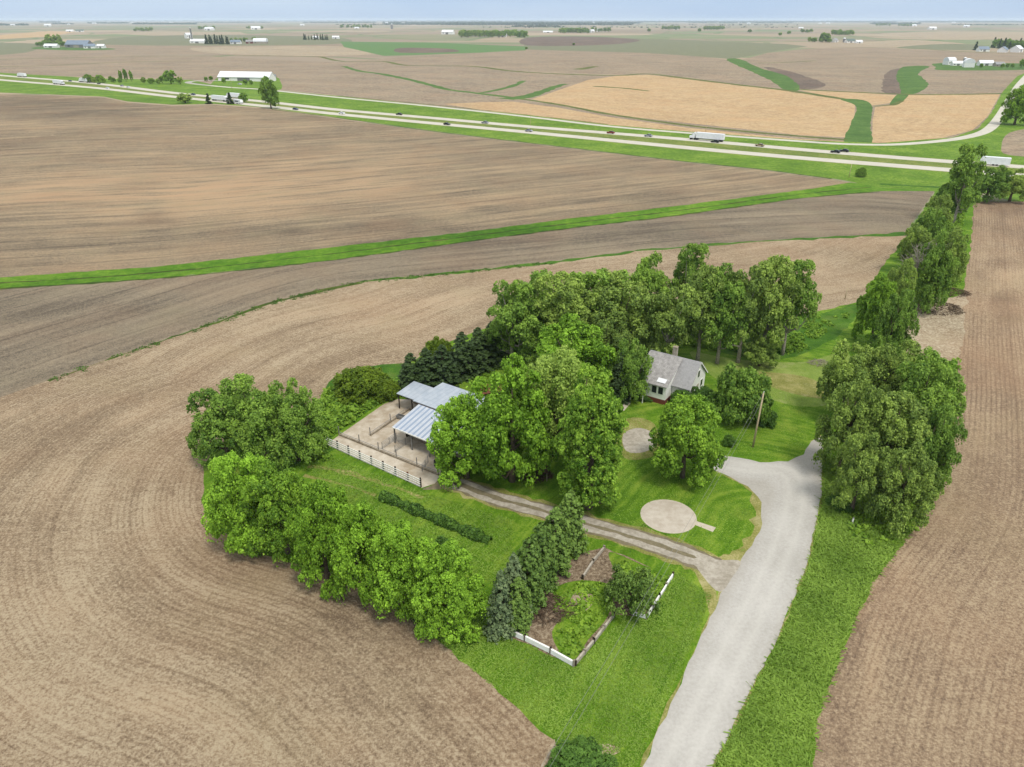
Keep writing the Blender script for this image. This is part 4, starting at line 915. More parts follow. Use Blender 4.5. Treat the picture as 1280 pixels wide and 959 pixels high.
plain('green_roof', (120, 138, 130), (96, 112, 106), scale=1, rough=.8)
plain('blue_grey_roof', (150, 166, 182), (120, 134, 150), scale=.4, rough=.6)
plain('white_roof', (264, 266, 266), (240, 242, 244), scale=.4, rough=.6)
plain('red_wall', (150, 84, 72), (126, 66, 56), scale=.8, rough=.9)
metal_roof('barn_roof', (208, 215, 222), (178, 190, 202), None, .9)
metal_roof('striped_roof', (232, 236, 242), (204, 212, 222), (172, 186, 206), .45)
for nm, c in (('car_black', (46, 48, 54)), ('car_white', (272, 274, 276)), ('car_silver', (168, 172, 178)), ('car_red', (150, 46, 40)), ('car_blue', (66, 84, 120)), ('car_tan', (178, 158, 120))):
    plain(nm, c, tuple(int(q*.93) for q in c), scale=1, rough=.3)

# --- house
hp_ = at(846, 497)
def house():
    a = Vector((26.5, 124.2)); 
    e1, e2 = Vector(RID[0]), Vector(RID[1]); d = (e2-e1).normalized(); ang = math.atan2(d.y, d.x)
    L = (e2-e1).length; root = empty('farmhouse', (e1.x, e1.y, 0), ang, 'white farmhouse with grey shingle roof in front of the grove', 'house')
    # local: x along ridge 0..L, y across (negative = front toward camera)
    hw, ez, rz = 3.9, 3.3, 6.6
    wall = MB(); wall.prism([(-hw, 0), (hw, 0), (hw, ez), (0, rz-.12), (-hw, ez)], .25, L-.25); wall.build('wall', 'white_paint', root)
    def slope(mb, x0, x1, y0, z0, y1, z1, th=.14):
        mb.quad((x0, y0, z0), (x1, y0, z0), (x1, y1, z1), (x0, y1, z1)); mb.quad((x0, y0, z0-th), (x0, y1, z1-th), (x1, y1, z1-th), (x1, y0, z0-th))
        for q in (((x0, y0), (x1, y0), z0, z0), ((x0, y1), (x1, y1), z1, z1), ((x0, y0), (x0, y1), z0, z1), ((x1, y0), (x1, y1), z0, z1)):
            (A, B_, za, zb_) = q; mb.quad((*A, za), (*B_, zb_), (*B_, zb_-th), (*A, za-th))
    k = (rz-ez)/hw; ov = .45; roof = MB()
    slope(roof, 0, L, 0, rz+.05, -hw-ov, ez-ov*k+.05); slope(roof, 0, L, 0, rz+.05, hw+ov, ez-ov*k+.05)
    rf = roof.build('roof', 'shingle', root)
    # projecting front wing with a low shed roof, left two thirds
    fy = -hw-2.6; x1 = L*.66
    w2 = MB(); w2.prism([(fy, .9), (-.6, .9), (-.6, rz-.45), (fy, 3.75)], .3, x1-.25); w2.build('front_wing', 'white_paint', root)
    bs = MB(); bs.box(.28, x1-.23, fy-.02, -hw, 0, .9); bs.build('brick_base', 'brick', root)
    r2 = MB(); slope(r2, 0, x1, -.35, rz+.02, fy-.5, 3.65); r2.build('wing_roof', 'old_shingle', root)
    pt = MB(); slope(pt, x1-2.2, x1-.6, fy+1.1, 4.40, fy+.1, 4.04, .03); pt.build('roof_patch', 'white_roof', root)
    def win(x, z, w_, h_, y, face='front'):
        f = MB()
        if face == 'front': f.box(x-w_/2-.1, x+w_/2+.1, y-.06, y, z-.1, z+h_+.1); g = MB().box(x-w_/2, x+w_/2, y-.08, y-.05, z, z+h_)
        else: f.box(y, y+.06, x-w_/2-.1, x+w_/2+.1, z-.1, z+h_+.1); g = MB().box(y+.05, y+.08, x-w_/2, x+w_/2, z, z+h_)
        fo = f.build('window', 'white_paint', root); g.build('pane', 'window_glass', fo)
    for x in (x1-1.2, x1-2.4): win(x, 1.9, .85, 1.3, fy)
    for x in (1.0, 2.2): win(x, 2.0, .8, 1.1, fy)
    win(L-1.6, 1.2, .9, 1.2, -hw)
    win(0, 3.7, .9, 1.2, L-.25, 'side'); win(-2.0, 1.2, .9, 1.2, L-.25, 'side'); win(2.0, 1.2, .9, 1.2, L-.25, 'side')
    dr = MB().box(L-.25, L-.17, -.5, .5, .1, 2.2); dr.build('door', 'dirty_white', root)
    ch = MB().box(L*.42, L*.42+.75, .25, .95, 5.4, 8.0); c_ = ch.build('chimney', 'dirty_white', rf)
    MB().box(L*.42-.06, L*.42+.81, .19, 1.01, 8.0, 8.12).build('cap', 'concrete_wall', c_)
    # end trim
    for sgn in (-1, 1):
        t = MB(); yy = sgn*(hw+ov)
        t.quad((L+.01, 0, rz+.06), (L+.01, yy, ez-ov*k+.06), (L+.01, yy, ez-ov*k-.2), (L+.01, 0, rz-.2)); t.quad((L+.06, 0, rz+.06), (L+.06, yy, ez-ov*k+.06), (L+.06, yy, ez-ov*k-.2), (L+.06, 0, rz-.2))
        t.build('bargeboard', 'white_paint', root)
    # porch canopy at the left front
    pc = MB().box(.1, 2.6, fy-1.6, fy-.02, 3.0, 3.12); pc.build('porch_roof', 'white_paint', root)
    for x in (.2, 2.5): MB().box(x-.06, x+.06, fy-1.5, fy-1.38, 0, 3.0).build('porch_post', 'white_paint', root)
def atz(px, py, z):
    u = (px-640)/FPX; v = (479.5-py)/FPX; t = (z-CAMH)/(-sn+v*cs); return Vector((t*u, t*(cs+v*sn), z))
RID = (atz(813.5, 437.5, 6.6).xy, atz(877, 453, 6.6).xy)
house()
# --- cattle shed
def shed_roof(name, corners, zs, mat, th, parent):
    # corners world xy (4), heights zs
    mb = MB(); v = [Vector((c.x, c.y, z)) for c, z in zip(corners, zs)]; dn = Vector((0, 0, -th))
    mb.quad(*v); mb.quad(*[q+dn for q in reversed(v)])
    for i in range(4): j = (i+1) % 4; mb.quad(v[i], v[j], v[j]+dn, v[i]+dn)
    return mb
def barn():
    # world axes of the shed from its front eave
    f0 = atz(491.5, 534, 3.0).xy; f1 = atz(547, 556, 3.0).xy; d = (f1-f0).normalized(); n = Vector((-d.y, d.x)); ang = math.atan2(d.y, d.x)
    root = empty('cattle_shed', (f0.x, f0.y, 0), ang, 'open sided cattle shed with blue and white metal roof on the concrete yard', 'barn')
    inv = lambda p: Vector(((p-f0).dot(d), (p-f0).dot(n)))
    W1 = 14.5; D1 = 6.6
    # striped front roof: x 0..W1, y 0..D1, rising 3.0 -> 4.4
    def slab(x0, x1, y0, y1, z0, z1, th=.12):
        mb = MB(); P_ = [(x0, y0, z0), (x1, y0, z0), (x1, y1, z1), (x0, y1, z1)]
        mb.quad(*P_); mb.quad(*[(a, b, c-th) for a, b, c in reversed(P_)])
        for i in range(4):
            a, b = P_[i], P_[(i+1) % 4]; mb.quad(a, b, (b[0], b[1], b[2]-th), (a[0], a[1], a[2]-th))
        return mb
    slab(-.2, W1, 0, D1, 3.0, 4.3).build('front_roof', 'striped_roof', root)
    MB().box(-.22, W1, -.08, -.005, 2.82, 3.02).build('fascia', 'white_paint', root)
    # rear roof, wider to the left
    slab(-1.6, W1, D1-.15, 14.0, 4.42, 4.62).build('rear_roof', 'barn_roof', root)
    lx = -7.5
    slab(lx, -1.45, 8.7, 13.2, 3.0, 3.5).build('lean_to_roof', 'barn_roof', root)
    for x in (0, 3.6, 7.2, 10.8, 14.2): MB().box(x-.09, x+.09, .1, .28, 0, 2.9).build('post', 'yellow_wood' if x == 14.2 else 'grey_metal', root)
    for x in (lx+.2, lx+3.2): MB().box(x-.08, x+.08, 8.9, 9.06, 0, 2.9).build('post', 'dark_wood', root)
    MB().box(-1.4, W1-.1, 13.6, 13.8, 0, 4.4).build('back_wall', 'dark_wood', root)
    MB().box(lx+.1, -1.5, 12.8, 13.0, 0, 3.3).build('back_wall', 'dark_wood', root)
    MB().box(W1-.3, W1-.12, .4, 13.5, 0, 2.95).build('side_wall', 'dark_wood', root)
    MB().box(.0, .16, 2.6, 6.4, 0, 3.1).build('side_wall', 'dark_wood', root)
    MB().box(-1.4, W1-.4, 6.3, 6.5, 4.02, 4.3).build('beam', 'dark_wood', root)
    MB().box(1.2, 12.5, 2.6, 3.2, .02, .75).build('feed_bunk', 'concrete_wall', root)
barn()
# --- board fence of the barnyard
def rail_fence(p0, p1, n, hh, rails, label, postmat='dark_wood', railmat='white_paint', post=.1, rh=.07, name='board_fence', rust=None):
    a, b = at(*p0), at(*p1); L = (b-a).length; root = empty(name, a, math.atan2(b.y-a.y, b.x-a.x), label, 'fence')
    for i in range(n):
        x = L*i/(n-1); MB().box(x-post, x+post, -post, post, -.1, hh+.12).build('post', 'rust' if rust == i else postmat, root)
    for k_ in range(rails):
        z = hh*(k_+.7)/rails; MB().box(-.05, L+.05, -post-.07, -post-.003, z-rh, z+rh).build('rail', railmat, root)
    return root
rail_fence((409, 556), (526, 609), 9, 1.5, 4, 'white railed fence with dark posts along the front of the barnyard', rust=7)
def low_wall(p0, p1, label, hh=.3, posts=()):
    a, b = at(*p0), at(*p1); L = (b-a).length; root = empty('feeder_kerb', a, math.atan2(b.y-a.y, b.x-a.x), label, 'kerb')
    MB().box(0, L, -.12, .12, 0, hh).build('kerb', 'concrete_wall', root)
    MB().box(0, L, -.04, .04, hh+.3, hh+.34).build('rail', 'grey_metal', root)
    for f in posts:
        x = L*f; MB().box(x-.05, x+.05, -.05, .05, hh-.01, hh+1.3).build('post', 'grey_metal', root)
low_wall((424, 544), (548, 594), 'long low kerb with rail dividing the barnyard lengthwise', posts=(0, .22, .42, .6, .8, 1))
low_wall((463, 545), (512, 512), 'low kerb wall running back to the small roof in the yard', posts=(0, .5))
def gate(p, ang, L, label, hh=1.3):
    root = empty('livestock_gate', at(*p), ang, label, 'gate')
    mb = MB()
    for z in np.linspace(.25, hh, 5): mb.tube([(0, 0, z), (L, 0, z)], .03, 6)
    mb.build('bars', 'grey_metal', root)
    for x in (0, L/2, L): MB().tube([(x, 0, .1), (x, 0, hh+.05)], .045, 6).build('upright', 'grey_metal', root)
gate((478, 562), math.radians(58), 3.4, 'grey tubular gate at the left corner of the shed'); gate((494, 566), math.radians(58), 5.2, 'grey tubular gate across the yard under the shed front')
gate((528, 590), math.radians(75), 2.4, 'grey tubular gate near the yellow post of the shed')
def barrel(px, py, label, mat):
    r_ = .32; o = MB().tube([(0, 0, 0), (0, 0, .1), (0, 0, .45), (0, 0, .9)], [r_, r_*1.02, r_*1.05, r_], 14).build('barrel', mat, loc=at(px, py), smooth=False); tag(o, label, 'barrel')
barrel(545, 582, 'dark barrel standing by the yellow shed post', 'dark_metal')
def trough(p, ang, L, label):
    root = empty('cattle_trough', at(*p), ang, label, 'trough')
    mb = MB(); mb.box(0, L, -.4, -.32, .15, .6).box(0, L, .32, .4, .15, .6).box(0, L, -.32, .32, .15, .22).box(0, .08, -.32, .32, .22, .6).box(L-.08, L, -.32, .32, .22, .6); mb.build('basin', 'grey_metal', root)
    for x in (.2, L-.2): MB().box(x-.05, x+.05, -.35, .35, 0, .15).build('leg', 'dark_metal', root)
trough((497, 522), math.radians(-30), 3.0, 'metal trough in front of the small lean-to roof')
# timber hut between barn and maple
hut = empty('timber_hut', at(600, 496), math.radians(20), 'small brown timber lean-to half hidden behind the maple', 'shed')
MB().box(0, 4, 0, .15, 0, 1.9).build('back_wall', 'brush_brown', hut); MB().prism([(-1.8, 1.3), (.3, 2.0), (.3, 2.1), (-1.8, 1.4)], -.1, 4.1).build('roof', 'rust', hut)
for x in (.1, 3.9): MB().box(x-.07, x+.07, -1.7, -1.56, 0, 1.32).build('post', 'dark_wood', hut)
hut2 = empty('wooden_lean_to', at(656, 597), math.radians(-15), 'old low timber lean-to under the trees by the farm lane', 'shed')
MB().box(0, 3.4, 1.6, 1.75, 0, 1.8).build('back_wall', 'dark_wood', hut2); MB().prism([(-.2, 1.4), (1.9, 1.95), (1.9, 2.03), (-.2, 1.48)], -.1, 3.5).build('roof', 'brush_brown', hut2)
for x in (.1, 3.3): MB().box(x-.07, x+.07, -.1, .04, 0, 1.4).build('post', 'weathered_wood', hut2)
# --- white board panels round the garden
def plank_fence(pxs, label, hh=.55, mat='white_paint', wid=.22, gaps=()):
    W_ = [at(*q) for q in pxs]; root = empty('garden_fence', W_[0], 0, label, 'fence'); k_ = 0
    for a, b in zip(W_, W_[1:]):
        L = (b-a).length; n = max(1, round(L/2.4)); dr = (b-a)/L; M = Matrix.Translation(a-W_[0]) @ Matrix.Rotation(math.atan2(dr.y, dr.x), 4, 'Z')
        for i in range(n):
            x0, x1 = L*i/n+.08, L*(i+1)/n-.08; k_ += 1
            if k_ in gaps: continue
            tilt = Matrix.Rotation(random.uniform(-.07, .07), 4, 'X') @ Matrix.Rotation(random.uniform(-.012, .012), 4, 'Y')
            MB().box(x0, x1, -wid/2, wid/2, .08, hh, M @ tilt).build('board', mat, root)
        for i in range(n+1):
            x = L*i/n; MB().box(x-.07, x+.07, -wid/2-.03, wid/2+.03, -.1, hh+.22, M).build('post', 'weathered_wood' if i % 2 else 'dark_wood', root)
plank_fence([(628, 789), (656, 801), (688, 817), (717, 833)], 'white board fence along the lower left side of the garden', hh=.7)
plank_fence([(719, 832), (742, 804), (767, 771)], 'white board fence along the lower right side of the garden', mat='dirty_white')
plank_fence([(728, 724), (741, 704), (755, 687)], 'weathered white boards at the upper left side of the garden', mat='dirty_white', hh=.45)
plank_fence([(789, 768), (808, 774), (824, 748), (841, 721)], 'thin broken white fence at the right corner of the garden', mat='white_paint', hh=.55, wid=.16)
# marker post
mk = empty('marker_post', at(1065, 655), 0, 'small white marker post in the grass below the right hand trees', 'post')
MB().box(-.09, .09, -.05, .05, -.1, .95).build('post', 'white_paint', mk); MB().box(-.1, .1, -.06, .06, .95, 1.05).build('cap', 'grey_metal', mk)
mk = empty('marker_post', at(1129, 408), 0, 'short pale post at the left edge of the burnt straw', 'post')
MB().box(-.12, .12, -.12, .12, -.1, 1.9).build('post', 'white_paint', mk); MB().box(-.16, .16, -.16, .16, 1.9, 2.0).build('cap', 'dirty_white', mk)
# fallen pale log
lg = MB().tube([(0, 0, .25), (1.6, .2, .3), (3.4, 0, .25)], [.2, .18, .12], 8).build('log', 'weathered_wood', loc=at(384, 520)); tag(lg, 'pale log lying in the weeds right of the box elders', 'log')
# --- utility pole and wires
UPB = at(941, 559); UPH = height_at(UPB, 491)
def pole(base, hh, label, arm=True, r0=.17):
    root = empty('utility_pole', base, 0, label, 'utility pole')
    lean = .02*hh
    MB().tube([(0, 0, -.3), (lean*.5, 0, hh*.5), (lean, 0, hh)], [r0, r0*.8, r0*.62], 10).build('shaft', 'pole_wood', root, True)
    if arm:
        MB().tube([(lean, -.05, hh), (lean, -.05, hh+.25)], .05, 8).build('insulator', 'white_paint', root)
        MB().tube([(lean+.28, -.1, hh-1.3), (lean+.28, -.1, hh-.6)], .18, 10).build('transformer', 'grey_metal', root) if arm == 2 else None
    return Vector(base)+Vector((lean, 0, hh))
top1 = pole(UPB, UPH, 'tall pale wooden utility pole on the lawn by the gravel road')
end = atz(560, 1150, 8.5)
pole((end.x, end.y, 0), 8.6, 'wooden utility pole carrying the near end of the wires')
def wire(a, b, sag, label, rad=.014, n=40):
    pts_ = []
    for i in range(n+1):
        t = i/n; q = a.lerp(b, t); q.z -= sag*4*t*(1-t); pts_.append(q)
    o = MB().tube(pts_, rad, 5).build('power_line', 'grey_metal'); tag(o, label, 'wire')
wire(top1+Vector((0, 0, .2)), Vector((end.x, end.y, 8.7)), 1.0, 'upper wire from the utility pole down over the garden')
wire(top1+Vector((.1, 0, -.9)), Vector((end.x+.3, end.y, 7.6)), 1.1, 'lower wire from the utility pole down over the garden')
for px, py, ty, l in ((663, 157, 135, 'thin pole beside the frontage road at the foot of the tan hill'), (1061, 222, 205, 'short pole beside a bush in the highway grass'), (290, 112, 96, 'pole beside the frontage road in front of the long white building'), (882, 165, 152, 'thin pole behind the white semi truck'), (1056, 374, 362, 'thin dark pole at the edge of the lowest field corner')):
    b = at(px, py); pole(b, max(3, height_at(b, ty)), l, arm=False, r0=.13)
# ------------------------------------------------------------------ vehicles
def wheel_mb(x, y, r_, wd): return MB().tube([(x, y-wd/2, r_), (x, y+wd/2, r_)], r_, 14)
def make_car(col):
    root = bpy.data.objects.new('car', None); C.objects.link(root)
    prof = [(-2.3, .35), (2.3, .35), (2.35, .75), (2.1, .92), (1.0, 1.0), (-1.9, 1.05), (-2.32, .9)]
    M = Matrix.Rotation(math.pi/2, 4, 'Z')
    body = MB(); body.prism([(-a, z) for a, z in prof], -.9, .9, Matrix.Rotation(math.pi/2, 4, 'Z')); body.build('body', col, root)
    cab = MB(); cab.prism([(-1.0, .98), (-.35, 1.42), (1.0, 1.45), (1.75, 1.04)], -.78, .78, Matrix.Rotation(math.pi/2, 4, 'Z')); cab.build('windows', 'window_glass', root)
    rf = MB(); rf.prism([(-.38, 1.42), (-.3, 1.5), (.95, 1.52), (1.05, 1.45)], -.76, .76, Matrix.Rotation(math.pi/2, 4, 'Z')); rf.build('roof', col, root)
    for x in (-1.45, 1.45):
        for y in (-.82, .82): wheel_mb(x, y, .33, .22).build('wheel', 'rubber', root)
    for y in (-.6, .6): MB().box(2.3, 2.37, y-.18, y+.18, .62, .76).build('headlight', 'white_paint', root)
    return root
def make_semi():
    root = bpy.data.objects.new('semi_truck', None); C.objects.link(root)
    MB().box(-10.5, 5.2, -1.3, 1.3, 1.15, 4.1).build('trailer', 'car_white', root)
    cab = MB(); cab.prism([(-6.0, 1.0), (-8.9, 1.0), (-8.95, 2.1), (-7.7, 2.3), (-7.1, 3.2), (-6.6, 3.9), (-6.0, 3.9)], -1.2, 1.2, Matrix.Rotation(math.pi/2, 4, 'Z'))
    cab.build('cab', 'car_white', root)
    MB().box(7.16, 7.75, -1.1, 1.1, 2.35, 3.1, None).build('windscreen', 'window_glass', root)
    MB().box(-10, 8.6, -.5, .5, .75, 1.0).build('chassis', 'dark_metal', root)
    for x in (-9.4, -8.1, 4.6, 5.9, 8.1):
        for y in (-1.1, 1.1): wheel_mb(x, y, .5, .35).build('wheel', 'rubber', root)
    return root
def make_rv():
    root = bpy.data.objects.new('travel_trailer', None); C.objects.link(root)
    b = MB(); b.prism([(4.2, .6), (-4.2, .6), (-4.6, 1.6), (-4.0, 3.2), (4.2, 3.2)], -1.2, 1.2, Matrix.Rotation(math.pi/2, 4, 'Z')); b.build('body', 'car_white', root)
    MB().box(-2, 2, -1.23, -1.205, 1.7, 2.4).build('window', 'window_glass', root)
    MB().box(4.4, 6.2, -.06, .06, .55, .68).build('hitch', 'dark_metal', root)
    for x in (-.5, .5):
        for y in (-1.05, 1.05): wheel_mb(x, y, .36, .25).build('wheel', 'rubber', root)
    return root
CARP = {}; semi0 = None; rv0 = None
def on_road(line, px):
    for (x0, y0), (x1, y1) in zip(line, line[1:]):
        if x0 <= px <= x1: py = y0+(y1-y0)*(px-x0)/(x1-x0); a, b = at(x0, y0), at(x1, y1); return at(px, py), math.atan2(b.y-a.y, b.x-a.x)
def put_vehicle(kind, line, px, lane, label, flip=False, col=None):
    p, ang = on_road(line, px); n = Vector((-math.sin(ang), math.cos(ang), 0)); p = p+n*lane; p.z = float(hfun(p.x, p.y))+.02
    global CARP
    key = kind+(col or '')
    if key not in CARP:
        CARP[key] = {'car': lambda: make_car(col), 'semi': make_semi, 'rv': make_rv}[kind](); o = CARP[key]
    else: o = copy_tree(CARP[key])
    o.location = p; o.rotation_euler = (0, 0, ang+(math.pi if flip else 0))
    tag(o, label, {'car': 'car', 'semi': 'truck', 'rv': 'trailer'}[kind], {'car': 'cars on the highway', 'semi': 'white semi trucks on the highway', 'rv': 'white trailers by the highway'}[kind])
    return o
for px, ln, lane, col, l in ((372, LOW, -1.9, 'car_blue', 'dark blue car on the near carriageway just right of the tall roadside tree'), (425, LOW, 1.9, 'car_white', 'white car on the near carriageway, second right of the roadside tree'),
        (499, UP, 0, 'car_black', 'black car on the far carriageway above the left end of the tan strip'), (561, LOW, -1.9, 'car_black', 'black car on the near carriageway below the tan strip end'),
        (610, UP, -3.5, 'car_silver', 'silver car on the far carriageway left of the thin frontage pole'), (659, LOW, 1.9, 'car_silver', 'silver car on the near carriageway below the thin frontage pole'), (765, UP, -1.9, 'car_red', 'red car on the far carriageway midway to the white semi truck'),
        (812, UP, -1.9, 'car_silver', 'silver car on the far carriageway, next behind the white semi truck'), (896, UP, -2.6, 'car_black', 'black car passing right beside the white semi truck'), (951, UP, -1.9, 'car_tan', 'tan car on the far carriageway, first right of the semi truck'),
        (1045, UP, -1.9, 'car_black', 'black car on the far carriageway, second right of the semi truck'), (1053, UP, 4.0, 'car_black', 'dark car just off the far carriageway above the black car'),
        (132, LOW, 1.9, 'car_white', 'white car on the near carriageway right of the two left trucks'), (126, UP, -1.9, 'car_black', 'black car on the far carriageway above the white car at left'), (150, UP, 1.9, 'car_silver', 'silver car on the far carriageway below the left tree line'),
        (163, UP, -1.9, 'car_white', 'white car on the far carriageway left of the round roadside tree'), (90, UP, -1.9, 'car_blue', 'blue car between the two white trucks at far left'), (244, UP, -1.9, 'car_blue', 'blue car beside the roadside conifers')):
    put_vehicle('car', ln, px, lane, l, ln is UP, col)
for px, ln, lane, l in ((880, UP, 1.9, 'long white semi truck on the far carriageway below the tan hill'), (25, UP, 1.9, 'white semi truck at the far left on the far carriageway'), (72, LOW, 1.9, 'white semi truck on the near carriageway at far left'),
        (103, UP, 1.9, 'white semi truck just left of the dark roadside bushes'), (274, LOW, 1.9, 'white semi truck behind the roadside conifers on the near carriageway'), (290, UP, 1.9, 'white semi truck on the far carriageway left of the tall roadside tree')):
    put_vehicle('semi', ln, px, lane, l, ln is UP)
put_vehicle('rv', LOW, 302, -3, 'white travel trailer beside the highway left of the tall tree')
o = put_vehicle('rv', UP, 1243, -1.9, 'long white travel trailer on the highway at the right edge beyond the bushy trees', True); o.scale = (1.35, 1.15, 1.15)
p = at(300, 106); o = copy_tree(CARP['carcar_white']); o.location = p; tag(o, 'white car parked on the lawn before the long white building', 'car')
# ------------------------------------------------------------------ far farm buildings
def building(px, py, L, W, hh, rz, wall, roof, label, cat='barn', round_roof=False, name='barn', pitch=.35):
    p = at(px, py); root = empty(name, p, rz, label, cat)
    MB().prism([(-W/2, -.5), (W/2, -.5), (W/2, hh), (0, hh+W*pitch-.1), (-W/2, hh)], -L/2+.1, L/2-.1).build('wall', wall, root)
    rf = MB(); k = 2*pitch
    if round_roof:
        pr = [(W/2*1.03*math.cos(t), hh-.2+W*.42*math.sin(t)) for t in np.linspace(0, math.pi, 12)]; rf.prism(pr, -L/2, L/2)
    else:
        o_ = .6; pr = [(-W/2-o_, hh-o_*k), (0, hh+W*pitch), (W/2+o_, hh-o_*k), (W/2+o_, hh-o_*k+.25), (0, hh+W*pitch+.25), (-W/2-o_, hh-o_*k+.25)]; rf.prism(pr, -L/2-.3, L/2+.3)
    rf.build('roof', roof, root)
    if L > 9:
        MB().box(-L*.12, L*.12, -W/2-.08, -W/2+.0, -.1, hh*.8).build('door', 'dirty_white' if wall != 'white_paint' else 'grey_metal', root)
        MB().box(-L*.38, -L*.28, -W/2-.06, -W/2, hh*.35, hh*.7).build('window', 'window_glass', root)
    return root
building(309, 101, 62, 14, 4.2, -.22, 'white_paint', 'white_roof', 'long white building beside the frontage road left of the tall tree')
building(286, 99, 12, 9, 3.5, .3, 'white_paint', 'white_roof', 'small white building at the left end of the long white one', 'shed', name='shed')
building(340, 100.5, 9, 7, 3.2, .2, 'white_paint', 'blue_grey_roof', 'little grey roofed shed at the right end of the long white building', 'shed', name='shed')
building(65, 59.5, 34, 12, 4, -.1, 'white_paint', 'white_roof', 'low white barn left of the big grey roofed barns on the left farm')
building(100, 59.5, 60, 26, 7, -.15, 'grey_metal', 'blue_grey_roof', 'large blue grey roofed barn of the left farm')
building(113, 60.5, 26, 14, 5, .2, 'white_paint', 'blue_grey_roof', 'smaller grey roofed barn right of the large one on the left farm')
building(127, 60.3, 18, 11, 5, 0, 'white_paint', 'white_roof', 'white house at the right end of the left farm', 'house', name='farmhouse')
building(88, 40, 40, 14, 6, 0, 'white_paint', 'white_roof', 'distant white barn beyond the left farm, left of its twin')
building(100, 40, 40, 14, 6, .3, 'white_paint', 'green_roof', 'distant pale green roofed barn beyond the left farm')
building(236, 48, 22, 16, 12, .9, 'white_paint', 'white_roof', 'tall white barn with slanted roof left of the dark conifers')
building(248, 54, 42, 16, 5, -.1, 'white_paint', 'white_roof', 'long low white barn left of the dark conifers')
building(295, 55, 28, 14, 5, 0, 'white_paint', 'blue_grey_roof', 'grey barn right of the dark conifers')
building(326, 54.5, 36, 20, 5, 0, 'dirty_white', 'white_roof', 'rounded cream barn at the right end of the conifer farm', round_roof=True)
building(312, 54.5, 18, 12, 5, .2, 'red_wall', 'shingle', 'small red walled shed between the grey and cream barns', 'shed', name='shed')
building(395, 48.5, 20, 10, 5, 0, 'white_paint', 'white_roof', 'white house right of the small conifer row', 'house', name='farmhouse')
building(420, 48.5, 24, 12, 5, 0, 'white_paint', 'white_roof', 'white barn at the left end of the green crop field')
building(628, 46.5, 34, 16, 6, 0, 'white_paint', 'white_roof', 'white barn in front of the dark wood at the middle')
building(685, 41, 50, 14, 4, 0, 'white_paint', 'white_roof', 'long low white barn right of the dark wood')
building(740, 40.5, 22, 16, 8, .5, 'white_paint', 'white_roof', 'white barn right of the middle windbreak')
building(748, 39.5, 22, 16, 9, 0, 'white_paint', 'white_roof', 'second white barn right of the middle windbreak')
building(845, 37, 30, 14, 6, 0, 'white_paint', 'white_roof', 'small white farmhouse right of centre near the horizon', 'house', name='farmhouse')
building(893, 37, 30, 14, 6, 0, 'white_paint', 'white_roof', 'small white barn between two far tree groups right of centre')
building(1043, 53, 16, 14, 6, .6, 'white_paint', 'shingle', 'white house right of the dark tree at right', 'house', name='farmhouse')
building(1062, 53.5, 26, 14, 5, .2, 'white_paint', 'green_roof', 'green roofed barn right of the white house')
building(1073, 54, 20, 11, 4, .2, 'white_paint', 'white_roof', 'cream shed at the right end of the green roofed barn farm', 'shed', name='shed')
building(1186, 81, 13, 12, 5.5, .2, 'white_paint', 'white_roof', 'white rounded barn at the left end of the near right farm', round_roof=True)
building(1196, 82, 16, 8, 3.2, -.05, 'white_paint', 'white_roof', 'low white shed joining the two white barns at right', 'shed', name='shed')
building(1210, 84, 17, 13, 6, 1.2, 'white_paint', 'white_roof', 'large white round roofed barn of the near right farm', round_roof=True)
building(1231, 82, 20, 10, 3.5, -.05, 'white_paint', 'white_roof', 'long white barn right of the large round roofed barn')
building(1248, 83, 13, 8, 3, 0, 'dirty_white', 'shingle', 'grey roofed house at the right of the near right farm', 'house', name='farmhouse')
building(1228, 64.5, 22, 14, 5, 0, 'white_paint', 'blue_grey_roof', 'pale house left of the conifers at the upper right', 'house', name='farmhouse')
building(1253, 65.5, 20, 16, 5.5, .8, 'white_paint', 'blue_grey_roof', 'grey gabled barn before the conifers at the upper right')
building(1270, 65.5, 24, 18, 7, .7, 'white_paint', 'white_roof', 'white gabled barn at the right edge before the conifers')
def silo(px, py, r_, hh, label):
    root = empty('silo', at(px, py), 0, label, 'silo')
    MB().tube([(0, 0, -.3), (0, 0, hh)], r_, 16).build('cylinder', 'grey_metal', root)
    MB().tube([(0, 0, hh), (0, 0, hh+r_*.6)], [r_*1.03, r_*.12], 16).build('roof', 'white_roof', root)
silo(1055, 53, 4, 10, 'grey silo between the white house and green roofed barn'); silo(241, 54, 2, 38, 'tall thin grey leg tower by the slanted white barn'); silo(490, 36.5, 8, 30, 'distant dark water tower left of the middle wood'); silo(1205, 80, 2.6, 8, 'small silo behind the large round roofed barn')
# ------------------------------------------------------------------ far trees
ORD = 'first second third fourth fifth sixth seventh eighth ninth tenth eleventh twelfth thirteenth fourteenth fifteenth sixteenth seventeenth eighteenth nineteenth twentieth'.split()
def nth(i, n):
    if i == 0: return 'leftmost'
    if i == n-1: return 'rightmost'
    if i < 20: return ORD[i]+' from left'
    return ORD[n-1-i]+' from right'
def rowtrees(x0, x1, y0, y1, n, hpx, key, label, group, jit=.5):
    for i in range(n):
        t = (i+.5)/n; px = x0+(x1-x0)*t+random.uniform(-1, 1)*(x1-x0)/n*.35; py = y0+(y1-y0)*t+random.uniform(-jit, jit)
        p = at(px, py); s = px_scale(px, py); h_ = min(24, max(5, hpx*s*random.uniform(.75, 1.2))); kk = key if isinstance(key, str) else random.choice(key)
        p.z -= .1; plant(kk, p, h_, h_*random.uniform(.75, 1.1) if 'spruce' not in kk else h_*.55, label+', '+nth(i, n), 'tree', group)
FT = ['far0', 'far1', 'farolive']
rowtrees(106, 132, 103, 104, 5, 9, FT, 'dark green tree in the roadside clump right of the left trucks', 'roadside clump trees at left')
